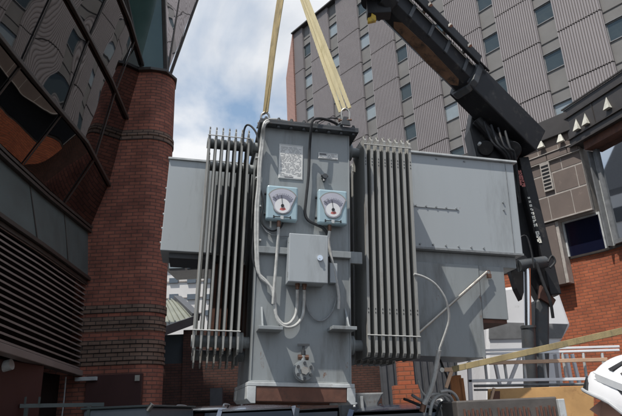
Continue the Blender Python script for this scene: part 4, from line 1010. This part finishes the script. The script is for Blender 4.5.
# cylinder and post
ce_ = PY(527, 264, 7.0); cbt = PY(528, 326, 7.05)
CMB().cyl(PY(518, 266, 6.98), PY(545, 262, 7.1), 0.075, n=20).build('cylinder_eye', DARKP, cr_, smooth=True)
CMB().cyl(ce_, cbt, 0.042, n=24).build('chrome_rod', CHROME, cr_, smooth=True)
CMB().cyl(cbt, PY(528, 416, 7.1) - Vector((0, 0, 0.4)), 0.080, n=24).cyl(cbt, cbt - Vector((0, 0, 0.03)), 0.090, n=24).build('cylinder_barrel', DARKP, cr_, smooth=True)
m = CMB(); m.prism([PY(*q, 7.2) for q in ((508, 262), (520, 250), (532, 262), (522, 300), (516, 288))], (0, 0.15, 0)); m.build('bracket', CRBLK, cr_, bevel=0.01)
m = CMB(); m.cyl(PY(507, 268, 6.95), PY(522, 262, 7.1), 0.035, n=12); m.tube([PY(512, 256, 6.9), PY(518, 240, 6.9), PY(526, 236, 6.9), PY(531, 250, 6.9), PY(534, 268, 6.9)], 0.01, n=8); m.tube([PY(548, 262, 6.9), PY(552, 256, 6.9), PY(555, 262, 6.9), PY(550, 268, 6.9)], 0.014, n=8)
m.tube([PY(536, 262, 6.9), PY(544, 285, 6.9), PY(550, 300, 6.9), PY(553, 318, 6.95)], 0.02, n=8)
m.build('hydraulic_hose', CABLED, cr_, smooth=True)
CMB().prism([PY(*q, 7.3) for q in ((536, 300), (550, 293), (550, 345), (550, 416), (536, 416))], (0, 0.3, 0)).build('column', DARKP, cr_, bevel=0.03)
CMB().prism([PY(*q, 7.25) for q in ((541, 285), (556, 300), (553, 306), (540, 298))], (0, 0.1, 0)).build('rust_plate', RUST, cr_)
cbx = PY(543, 416, 7.3); CMB().box((cbx.x - 0.25, 7.0, 0.9), (cbx.x + 0.25, 7.7, 1.45)).build('base', CRBLK, cr_, bevel=0.03)

# ================================================================== LORRY
lo = thing('flatbed_lorry', 'white lorry cab and flatbed parked behind the crane column', 'lorry', (3.2, 8.6, 0))
ol = Vector((3.2, 8.6, 0))
cabY = 8.4
def CP(x, y, Y=cabY): return PY(x, y, Y) - ol
m = MB(); m.prism([CP(487, 290), CP(553, 281), CP(558, 288), CP(571, 325), CP(561, 342), CP(561, 470), CP(487, 470)], (0, 1.9, 0)); cabo = m.build('cab', WHITE, lo, bevel=0.04)
m = MB(); m.prism([CP(489, 322, cabY - .02), CP(568, 324, cabY - .02), CP(562, 338, cabY - .02), CP(489, 339, cabY - .02)], (0, 0.015, 0)); m.build('cab_trim', FRAME, cabo)
MB().box((-1.2, -1.2, 0.85), (4.5, 1.2, 1.05)).build('flatbed', DARKP, lo, bevel=0.02)
for xx in (-0.6, 2.2, 3.4):
    for yy in (-1.1, 0.85):
        w = MB().cyl((xx, yy, 0.5), (xx, yy + 0.28, 0.5), 0.48, n=32).build('wheel', TYRE, lo, smooth=True); MB().cyl((xx, yy - .01, 0.5), (xx, yy + 0.29, 0.5), 0.25, n=24).build('rim', LGREY, w)

# ================================================================== ladder, timber, strap, plywood, plant
LY = 5.9
ld = thing('aluminium_ladder', 'silver aluminium ladder lying on its side along the lorry rack', 'ladder', PY(470, 380, LY))
old = Vector(ld.location)
for (y0, y1) in ((350.5, 346.5), (354, 350)): MB().bar(PY(484, y0, LY) - old, PY(619, y1, LY) - old, 0.03, 0.022).build('rail', WHITE, ld, bevel=0.003)
MB().bar(PY(468, 381, LY) - old, PY(612, 378.5, LY) - old, 0.03, 0.028).build('rail', WHITE, ld, bevel=0.003)
for k, (xt, xb) in enumerate(((484, 487), (503, 507), (523, 526), (543, 546.5), (562, 567), (583, 587), (602, 606))):
    MB().cyl(PY(xt, 353, LY) - old, PY(xb, 381, LY) - old, 0.014, n=10).build('rung', LGREY, ld)
MB().bar(PY(469, 362, LY) - old, PY(471, 405, LY) - old, 0.03, 0.04).bar(PY(468, 362, LY) - old, PY(474, 366, LY) - old, 0.03, 0.04).build('end_hook', WHITE, ld, bevel=0.004)
rk = thing('lorry_rack', 'grey tubular rack rails under the ladder', 'rack', PY(480, 385, 6.1)); ork = Vector(rk.location)
MB().cyl(PY(474, 386, 6.1) - ork, PY(600, 384, 6.1) - ork, 0.014, n=10).cyl(PY(474, 390, 6.1) - ork, PY(600, 388.5, 6.1) - ork, 0.010, n=10).build('rail', CABLE, rk)
for (xa, ya, xb, yb_, w) in ((520, 356, 508, 386, .05), (556, 354, 560, 386, .10), (566, 354, 572, 386, .05), (572, 354, 580, 386, .04), (494, 358, 500, 386, .05)):
    MB().bar(PY(xa, ya, 6.25) - ork, PY(xb, yb_, 6.25) - ork, w, 0.03).build('stay', WHITE, rk, bevel=0.004)
tb = PY(489, 363, 5.85); o = MB().bar((0, 0, 0), PY(607, 359.5, 5.85) - tb, 0.03, 0.035).build('timber_batten', TIMB, bevel=0.003); o.location = tb
tag(o, 'thin pinkish timber batten lying along the ladder rungs', 'batten')
sa, sb_ = PY(452, 369.5, 5.2), PY(626, 330, 4.5)
o = MB().bar((0, 0, 0), sb_ - sa, 0.012, 0.050).build('ratchet_strap', WEBD, bevel=0.003); o.location = sa; tag(o, 'long olive yellow strap stretched across the front of the ladder', 'strap')
tie_ = thing('strap_ratchet', 'small pale ratchet buckle at the lower end of the long strap', 'ratchet', sa)
MB().bar(Vector((-0.07, 0, -0.0)), Vector((0.0, 0, 0.0)), 0.03, 0.035).bar((0.0, 0, 0.0), (-0.07, 0, -0.15), 0.02, 0.03).build('handle', TIMB, tie_, bevel=0.004); MB().cyl((-0.09, -.02, 0), (-0.09, .02, 0), 0.02, n=10).build('spool', STEEL, tie_)
pp0 = PY(488, 389, 5.7); o = MB().prism([(0, 0, 0), PY(594, 385.5, 5.7) - pp0, PY(594, 440, 5.7) - pp0, PY(488, 440, 5.7) - pp0], (0, 0.02, 0)).build('plywood_sheet', PLY, bevel=0.003); o.location = pp0
tag(o, 'sheet of pale plywood standing upright under the ladder', 'plywood')
tb2 = thing('timber_offcut', 'short dark wooden block in a pale frame at the left end of the plywood', 'timber', PY(494, 394, 5.6)); o2_ = Vector(tb2.location)
MB().prism([PY(*q, 5.6) - o2_ for q in ((493, 391), (500, 391), (500, 404), (493, 404))], (0, 0.08, 0)).build('block', RUST, tb2)
MB().bar(PY(490, 404, 5.6) - o2_, PY(494, 388, 5.6) - o2_, 0.03, 0.02).build('side', TIMB, tb2)
for k, (x0, x1, yt) in enumerate(((453, 456.5, 376), (457.5, 461, 375), (461.5, 463.5, 378))):
    a, b = PY(x0, 402, 5.8), PY(x1, yt, 5.8)
    o = MB().box((0, 0, -1.0), (b.x - a.x, 0.05, b.z - a.z)).build('timber_post', ORNG, bevel=0.003); o.location = a
    tag(o, ['leftmost orange timber post beside the strap buckle', 'middle orange timber post below the strap buckle, the widest one', 'thin right hand orange timber post next to the ladder end'][k], 'post', 'orange timber posts')
gn = thing('plant_enclosure', 'dark grey metal enclosure with rusty red louvres standing in front of the plywood', 'enclosure', PY(505, 416, 4.9)); og = Vector(gn.location)
a, b = PY(456, 401, 4.9), PY(557, 399.5, 4.9)
MB().box((a.x - og.x, 0, -1.4), (b.x - og.x, 0.6, a.z - og.z)).build('casing', mat('enclosure_grey', (0.085, 0.075, 0.068), 0.5), gn, bevel=0.012)
m = MB(); zt_ = PY(500, 407.5, 4.9).z - og.z
for k in range(22):
    x = a.x - og.x + 0.05 + k * 0.034; 
    if k % 9 == 7: continue
    m.box((x, -0.012, zt_ - 0.3 - (k % 3) * .01), (x + 0.014, -0.001, zt_ - 0.01 * (k % 2)))
m.build('louvre', RUST, gn)
p0, p1 = PY(558, 399, 4.85), PY(565, 399, 4.85)
MB().box((p0.x - og.x + .003, -0.04, -1.4), (p1.x - og.x, 0.5, p0.z - og.z)).build('corner_post', LGREY, gn, bevel=0.006)

# hoses and white cable, earthing lead
hz = thing('grey_hose_bundle', 'bundle of pale grey hoses looping over at the foot of the white lead', 'hoses', PY(445, 395, 5.4)); oh = Vector(hz.location)
for pts, r, mt in (([(430, 416), (432, 404), (438, 396), (446, 395), (452, 400), (454, 416)], 0.020, CABLEL), ([(424, 416), (428, 398), (436, 394), (446, 398), (449, 416)], 0.016, CABLEL),
                   ([(412, 395), (420, 400), (428, 403), (436, 408), (440, 418)], 0.018, CABLE), ([(404, 399), (412, 402), (424, 408), (430, 418)], 0.016, CABLED), ([(418, 380), (422, 392), (432, 401), (442, 412)], 0.012, CABLEL), ([(436, 416), (440, 404), (447, 402), (451, 409), (452, 418)], 0.014, CABLED), ([(440, 392), (449, 391), (456, 396), (459, 405), (460, 418)], 0.018, CABLEL)):
    pl_ = [PY(x, y, 5.4 + 0.04 * i) - oh for i, (x, y) in enumerate(pts)]; pl_.append(pl_[-1] + Vector((0, 0, -0.6)))
    MB().tube(pl_, r * 0.78, n=10).build('hose', mt, hz, smooth=True)
q = [(414, 274), (424, 277), (435, 284), (444, 296), (448, 308), (449, 320), (445, 334), (439, 350), (437, 362), (434, 378), (430, 392), (424, 404)]
pts = [PY(x, y, 4.75 + 0.03 * i) for i, (x, y) in enumerate(q)]
wl = MB().tube([p - pts[0] for p in pts[:8]], 0.010, n=8).tube([p - pts[0] for p in pts[7:]], 0.020, n=8).build('white_lead', CABLEL, smooth=True); wl.location = pts[0]
tag(wl, 'pale flexible lead curving down from the right radiator to the hoses', 'cable')
a, b = PY(424, 403, 5.1), PY(422, 412, 5.1); o = MB().cyl((0, 0, 0), b - a, 0.024, n=12).build('lead_coupling', COPPER); o.location = a; tag(o, 'rusty coupling at the bottom end of the pale lead', 'coupling')
o = MB().tube([(0, 0, 0), PY(438, 352, 5.6) - PY(438, 318, 5.6) , PY(448, 380, 5.6) - PY(438, 318, 5.6), PY(449, 398, 5.6) - PY(438, 318, 5.6)], 0.01, n=6).build('dark_lead', CABLED, smooth=True); o.location = PY(438, 318, 5.6); tag(o, 'thin dark lead hanging behind the pale one', 'cable')
sk = thing('grey_skip', 'grey steel skip edge just below the right skid of the transformer', 'skip', PY(365, 416, 9.0)); osk = Vector(sk.location)
MB().prism([PY(*q, 9.0) - osk for q in ((340, 393.5), (384, 392.5), (378, 404), (376, 430), (342, 430))], (0, 1.2, 0)).build('body', mat('skip_grey', (0.17, 0.18, 0.185), 0.6, dirt=(0.1, 0.07, 0.05)), sk, bevel=0.02)
MB().box(PY(361, 408, 8.95) - osk, PY(363, 396, 8.95) - osk + Vector((0, 0.05, 0))).build('post', LGREY, sk)
# low rail and pale-blue van bottom left
a, b = PY(20, 406, 8.0), PY(104, 404.5, 8.4)
o = thing('street_rail', 'grey horizontal steel rail in front of the dark opening', 'rail', a)
MB().bar((0, 0, 0), b - a, 0.05, 0.05).build('beam', FASCIA, o)
for x in (25, 39): q0 = PY(x, 404, 8.0) - a; MB().box(q0 + Vector((-.01, -.01, 0)), q0 + Vector((.01, .01, .09))).build('stub', FASCIA, o)
for x in (30, 92): q0 = PY(x, 408, 8.1) - a; MB().box(Vector((q0.x - .02, -.02, -a.z)), Vector((q0.x + .02, .02, -0.03))).build('post', FASCIA, o)

# ================================================================== VEHICLES
def car(label, x, y, rot, mt, H=1.5, W_=1.8, L=4.3, van=False):
    c = thing('parked_car', label, 'car', (x, y, 0), group='cars parked under the transformer'); c.rotation_euler.z = rot
    # stations along length (y from front 0 to rear L): half width low/belt, z belt ; greenhouse
    st = [(-L / 2, .74, .55, .62), (-L / 2 + .12, .84, .45, .78), (-L / 2 + .9, .90, .30, .92), (-L / 2 + 1.3, .90, .28, 1.0), (0.3, .90, .28, 1.02), (L / 2 - .5, .90, .28, 1.05), (L / 2 - .08, .86, .36, 1.02), (L / 2, .78, .45, .9)]
    vs = []; fs = []
    for (yy, hw, z0, z1) in st:
        hw *= W_ / 1.8
        vs += [(-hw * .92, yy, z0), (-hw, yy, z0 + .12), (-hw, yy, (z0 + z1) / 2), (-hw * .97, yy, z1 - .06), (-hw * .88, yy, z1), (0, yy, z1 + .03), (hw * .88, yy, z1), (hw * .97, yy, z1 - .06), (hw, yy, (z0 + z1) / 2), (hw, yy, z0 + .12), (hw * .92, yy, z0)]
    n = 11
    for i in range(len(st) - 1):
        for k in range(n): fs.append((i * n + k, i * n + (k + 1) % n, (i + 1) * n + (k + 1) % n, (i + 1) * n + k))
    fs += [tuple(range(n))[::-1], tuple((len(st) - 1) * n + k for k in range(n))]
    body = MB().add(vs, fs).build('body', mt, c, smooth=True)
    f0, f1 = -L / 2 + 1.15, -L / 2 + 1.9; r0, r1 = L / 2 - .12, L / 2 - (.35 if van else .65)
    wb_, wt = .80 * W_ / 1.8, .64 * W_ / 1.8
    G = [(f0, wb_, 1.0), (f1, wt, H - .04), (f1 + .5, wt, H), (r1 - .5, wt, H), (r1, wt * .97, H - .05), (r0, wb_ * .97, 1.0)]
    # glass house
    g = MB(); zc = 1.0
    bl_ = [(-wb_, f0), (-wb_, r0), (wb_, r0), (wb_, f0)]; tl = [(-wt, f1), (-wt, r1), (wt, r1), (wt, f1)]
    g.hexa([(*p, zc) for p in bl_] + [(*p, H - .07) for p in tl]); g.build('glass', CGL, c, bevel=0.03)
    rfm = MB(); e = 0.03
    nx, ny = 8, 8; vs = []; fs = []
    for j in range(ny + 1):
        for i in range(nx + 1):
            u_, v_ = i / nx * 2 - 1, j / ny; yv = f1 - .04 + (r1 - f1 + .08) * v_
            zz = H - .055 + .075 * (1 - u_ ** 4) * (1 - (2 * v_ - 1) ** 4); vs.append((u_ * (wt + .03), yv, zz))
    for j in range(ny):
        for i in range(nx): k = j * (nx + 1) + i; fs.append((k, k + 1, k + nx + 2, k + nx + 1))
    rfm.add(vs, fs); rfm.box((-wt - .02, f1, H - .075), (wt + .02, r1, H - .058)); rfm.build('roof', mt, c, smooth=True)
    for s_ in (-1, 1):
        for (p, q) in (((s_ * wb_, f0, zc), (s_ * wt, f1, H - .05)), ((s_ * wb_, r0, zc), (s_ * wt, r1, H - .05)), ((s_ * wb_ * 1.0, .15, zc), (s_ * wt, .1, H - .05))): MB().bar(p, q, .07, .05, up=(0, 1, .01)).build('pillar', mt, c)
    for s_ in (-1, 1):
        MB().tube([(s_ * wt * .95, f1 + .15, H + .0), (s_ * wt * .95, f1 + .3, H + .045), (s_ * wt * .95, r1 - .4, H + .045), (s_ * wt * .95, r1 - .2, H - .0)], .016, n=8).build('roof_bar', LGREY, c)
        MB().box((s_ * (wb_ + .02), f0 + .25, .98), (s_ * (wb_ + .2), f0 + .36, 1.12)).build('door_mirror', mt, c, bevel=.03)
        MB().box((s_ * .5 * W_ / 1.8, -L / 2 + .02, .62), (s_ * .8 * W_ / 1.8, -L / 2 + .16, .76)).build('headlight', CLEAR, c, bevel=.02)
        MB().box((s_ * .62 * W_ / 1.8, L / 2 - .12, .72), (s_ * .83 * W_ / 1.8, L / 2 + .01, .95)).build('tail_light', LAMPR, c, bevel=.02)
        for yy in (-L / 2 + .8, L / 2 - .8):
            w = MB().cyl((s_ * .70 * W_ / 1.8, yy, .31), (s_ * .91 * W_ / 1.8, yy, .31), .31, n=28).build('wheel', TYRE, c, smooth=True)
            MB().cyl((s_ * .72 * W_ / 1.8, yy, .31), (s_ * .92 * W_ / 1.8, yy, .31), .19, n=20).build('rim', LGREY, w)
    return c
def place(px, topy, Y, *a, **k):
    z = PY(px, topy, Y).z; x = PY(px, topy, Y).x; return x, Y, z
for (px, ty, Y, lab, mt, rot, wd) in ((199, 404.5, 10.2, 'charcoal car with pale roof bars, leftmost under the transformer', CARD, rad(4), 1.75),
                              (254, 404.0, 10.6, 'silver car right of the charcoal one, below the left skid', CARS, rad(184), 1.7),
                              (338, 401.5, 9.2, 'dark people carrier with silver roof bars below the right skid', CARD, rad(6), 1.9),
                              (408, 402.0, 7.6, 'navy car with bright reflections in its windscreen beside the hoses', CARB, rad(-8), 1.8)):
    x, Y, z = place(px, ty, Y); car(lab, x, Y + 1.0, rot, mt, H=z - .03, W_=wd)
x, Y, z = place(118, 408.5, 8.0)
vn = thing('blue_grey_van', 'pale blue grey van top below the maroon panel', 'van', (x, Y + 1.2, 0))
MB().box((-.46, -1.2, .35), (.42, 1.6, z - .0)).build('body', CARBL, vn, bevel=.04)
MB().box((-.49, -1.23, z + .001), (.45, 1.65, z + .03)).build('roof_gutter', FASCIA, vn, bevel=.01)
MB().box((-.38, -1.215, z - .5), (.34, -1.205, z - .14)).build('windscreen', CGL, vn)
for s_ in (-.4, .36):
    for yy in (-.7, 1.1): MB().cyl((s_ - .08, yy, .3), (s_ + .08, yy, .3), .3, n=24).build('wheel', TYRE, vn)
p = PY(150, 406.5, 8.0) - Vector(vn.location); MB().cyl(p + Vector((-.03, 0, -.05)), p + Vector((.03, 0, .03)), .035, n=10).build('beacon', STEEL, vn)

# ================================================================== PERSON
HC = PY(624, 409, 1.58)      # head centre
per = thing('person', 'person wearing a white vented safety helmet with dark slots, seen from behind and turned left', 'person', (HC.x, HC.y, 0)); per.rotation_euler.z = rad(-124)
hz_ = HC.z
def skin_body(name, pts, edges, root, mt, parent):
    me = bpy.data.meshes.new(name); me.from_pydata([p[:3] for p in pts], edges, []); o = bpy.data.objects.new(name, me); COL.objects.link(o); o.parent = parent
    sm_ = o.modifiers.new('skin', 'SKIN'); 
    for i, p in enumerate(pts): me.skin_vertices[0].data[i].radius = (p[3], p[4] if len(p) > 4 else p[3])
    me.skin_vertices[0].data[root].use_root = True
    sb2 = o.modifiers.new('sub', 'SUBSURF'); sb2.levels = 2; sb2.render_levels = 2; me.materials.append(mt); return o
h = hz_ - 0.02
# local: -y is where the person faces
bp_ = [(0, 0, .95, .15, .12), (0, 0, 1.12, .145, .11), (0, .01, 1.30, .17, .12), (0, .01, 1.40, .12, .09), (0, 0, 1.47, .058), (0, -.01, h - .06, .06), (0, -.012, h, .07),
       (-.18, .01, 1.38, .065), (-.23, .02, 1.12, .047), (-.22, -.08, .90, .036), (-.215, -.11, .82, .03),
       (.18, .01, 1.38, .065), (.23, .02, 1.12, .047), (.22, -.08, .90, .036), (.215, -.11, .82, .03),
       (-.09, 0, .86, .095), (-.10, 0, .50, .06), (-.10, .02, .12, .045), (-.10, -.12, .05, .04),
       (.09, 0, .86, .095), (.10, 0, .50, .06), (.10, .02, .12, .045), (.10, -.12, .05, .04)]
be = [(0, 1), (1, 2), (2, 3), (3, 4), (4, 5), (5, 6), (3, 7), (7, 8), (8, 9), (9, 10), (3, 11), (11, 12), (12, 13), (13, 14), (0, 15), (15, 16), (16, 17), (17, 18), (0, 19), (19, 20), (20, 21), (21, 22)]
skin_body('body', bp_, be, 0, SKIN, per)
jk = [(0, 0, .90, .175, .14), (0, 0, 1.12, .165, .13), (0, .01, 1.30, .19, .135), (0, .01, 1.405, .13, .10), (-.18, .01, 1.385, .08), (-.235, .02, 1.12, .062), (-.222, -.07, .92, .05), (.18, .01, 1.385, .08), (.235, .02, 1.12, .062), (.222, -.07, .92, .05)]
skin_body('jacket', jk, [(0, 1), (1, 2), (2, 3), (3, 4), (4, 5), (5, 6), (3, 7), (7, 8), (8, 9)], 0, HIVIS, per)
tr_ = [(0, 0, .93, .16, .125), (-.095, 0, .84, .108), (-.10, 0, .50, .075), (-.10, .02, .10, .062), (.095, 0, .84, .108), (.10, 0, .50, .075), (.10, .02, .10, .062)]
skin_body('trousers', tr_, [(0, 1), (1, 2), (2, 3), (0, 4), (4, 5), (5, 6)], 0, NAVYC, per)
for s_ in (-1, 1):
    for k in range(4):
        bx_ = s_ * .215 + (k - 1.5) * .018; b0_ = (bx_, -.115 - .004 * k, .80); skin_body('finger', [(*b0_, .010), (bx_, -.128, .765 - (.004 if k in (1, 2) else 0), .0085), (bx_ - s_ * .004, -.13, .735, .0075)], [(0, 1), (1, 2)], 0, SKIN, per)
    skin_body('thumb', [(s_ * .215 - s_ * .028, -.115, .815, .011), (s_ * .215 - s_ * .048, -.13, .785, .0095), (s_ * .215 - s_ * .05, -.138, .76, .008)], [(0, 1), (1, 2)], 0, SKIN, per)
    MB().box((s_ * .10 - .05, -.20, 0.0), (s_ * .10 + .05, .08, .11)).build('boot', BLACK, per, bevel=.03)
def ellip(m, c, r, n=32, k=20, z0=-1.0, z1=1.0, fn=None):
    vs = []; fs = []
    for j in range(k + 1):
        ph_ = math.asin(z0) + (math.asin(z1) - math.asin(z0)) * j / k
        for i in range(n):
            t = 2 * math.pi * i / n; q = Vector((r[0] * math.cos(ph_) * math.cos(t), r[1] * math.cos(ph_) * math.sin(t), r[2] * math.sin(ph_)))
            if fn: q = fn(q, t, ph_)
            vs.append(Vector(c) + q)
    for j in range(k):
        for i in range(n): fs.append((j * n + i, j * n + (i + 1) % n, (j + 1) * n + (i + 1) % n, (j + 1) * n + i))
    m.add(vs, fs); return m
def headfn(q, t, p_):
    if q.z < -0.02 and q.y < 0: q = Vector((q.x * (1 + q.z * 2.0), q.y * (1.02), q.z))
    return q
hd = ellip(MB(), (0, 0, h), (.076, .098, .118), fn=headfn)
hd.prism([(-.012, -.09, h + .005), (.012, -.09, h + .005), (.017, -.092, h - .035), (-.017, -.092, h - .035)], (0, -.006, 0)); hd.add([(0, -.098, h + .01), (-.016, -.095, h - .035), (.016, -.095, h - .035), (0, -.122, h - .03)], [(0, 1, 3), (0, 3, 2), (1, 2, 3)])
hdo = hd.build('head', SKIN, per, smooth=True)
for s_ in (-1, 1):
    ellip(MB(), (s_ * .031, -.088, h + .012), (.014, .012, .009), 12, 8).build('eye', DIALW, hdo, smooth=True); ellip(MB(), (s_ * .031, -.097, h + .012), (.006, .005, .006), 10, 6).build('pupil', BLACK, hdo)
    ellip(MB(), (s_ * .080, .01, h - .005), (.010, .022, .032), 14, 8).build('ear', SKIN, hdo, smooth=True)
ellip(MB(), (0, -.094, h - .062), (.024, .010, .007), 14, 8).build('mouth', mat('lips', (.30, .12, .10), .5), hdo)
ellip(MB(), (0, .012, h + .012), (.083, .100, .115), z0=-0.55, fn=lambda q, t, p_: q if q.y > -.055 or q.z > .05 else Vector((q.x * .86, q.y * .78, q.z))).build('hair', HAIR, per, smooth=True)
# helmet: shell, brim, vents, ridge, clips, chin strap
hc = (0, .005, h + .035)
def hfn(q, t, p_):
    rdg = 1 + 0.03 * math.cos(t * 2) ** 8 * math.cos(p_)
    f_ = 1.05 if q.y < 0 and q.z < .03 else 1.0
    lim = -.024 - .040 * min(1, max(0, (q.y + .07) / .12)); q = Vector((q.x, q.y, max(q.z, lim)))
    return Vector((q.x * rdg, q.y * f_, q.z))
he = ellip(MB(), hc, (.118, .145, .128), 48, 30, z0=-0.52, z1=1.0, fn=hfn).build('helmet', HELM, per, smooth=True)
he.modifiers.new('sol', 'SOLIDIFY').thickness = 0.006
m = MB(); ring = [(.117 * math.cos(t), .1435 * math.sin(t) * (1.045 if math.sin(t) < 0 else 1), h + .014 - .040 * min(1, max(0, (.1435 * math.sin(t) + .07) / .12))) for t in [2 * math.pi * i / 40 for i in range(41)]]
m.tube(ring, .0045, n=8, smooth=1); m.build('helmet_rim', HELMG, he, smooth=True)
def onhel(az, el, k=1.015): 
    q = Vector((.118 * math.cos(el) * math.cos(az), .145 * math.cos(el) * math.sin(az), .128 * math.sin(el))) * k; return Vector(hc) + q
m = MB()
for side in (-1, 1):
    for i in range(8):
        az = rad(90) + side * rad(14 + i * 17); e0_, e1_2 = rad(24), rad(41)
        w0_ = rad(5.2)
        q = [onhel(az - w0_, e0_), onhel(az + w0_ * .4, e0_), onhel(az + w0_ * 1.3, e1_2), onhel(az + w0_ * .1, e1_2)]
        nrm = (onhel(az, rad(45)) - Vector(hc)).normalized(); m.prism(q, nrm * .003)
m.build('vent_slots', BLACK, he)
for side in (-1, 1):
    prev = None; m = MB()
    for i in range(17):
        az = rad(90) + side * rad(8 + i * 9.5); a_, b_2 = onhel(az, rad(7), 1.035), onhel(az, rad(14), 1.038)
        if prev: m.add([prev[0], a_, b_2, prev[1]], [(0, 1, 2, 3)])
        prev = (a_, b_2)
    m.build('helmet_band', HELMG, he)
for side in (-1, 1):
    c0_, c1_, c2_, c3_ = [onhel(rad(90) + side * rad(a_), rad(e_), 1.02) for a_, e_ in ((98, -1), (112, 4), (128, 12), (104, 13))]
    MB().prism([c0_, c1_, c2_, c3_], (side * .010, 0, 0)).build('strap_clip', BLACK, he)
    MB().prism([onhel(rad(90) + side * rad(a_), rad(e_), 1.015) for a_, e_ in ((152, -9), (172, -9), (170, 7), (156, 1))], (0, -.010, 0)).build('front_pad', BLACK, he)
    MB().tube([onhel(rad(90) + side * rad(140), rad(-2), .98), (side * .086, -.02, h - .05), (side * .04, -.055, h - .118), (0, -.06, h - .125)], .005, n=6).build('chin_strap', BLACK, he)

piv = Vector((0, .01, h - .09)); TILT = Matrix.Translation(piv) @ Matrix.Rotation(rad(-26), 4, 'X') @ Matrix.Translation(-piv)
for o in list(per.children):
    if o.name.split('.')[0] in ('head', 'hair', 'helmet'): o.matrix_local = TILT
bpy.context.view_layer.update()
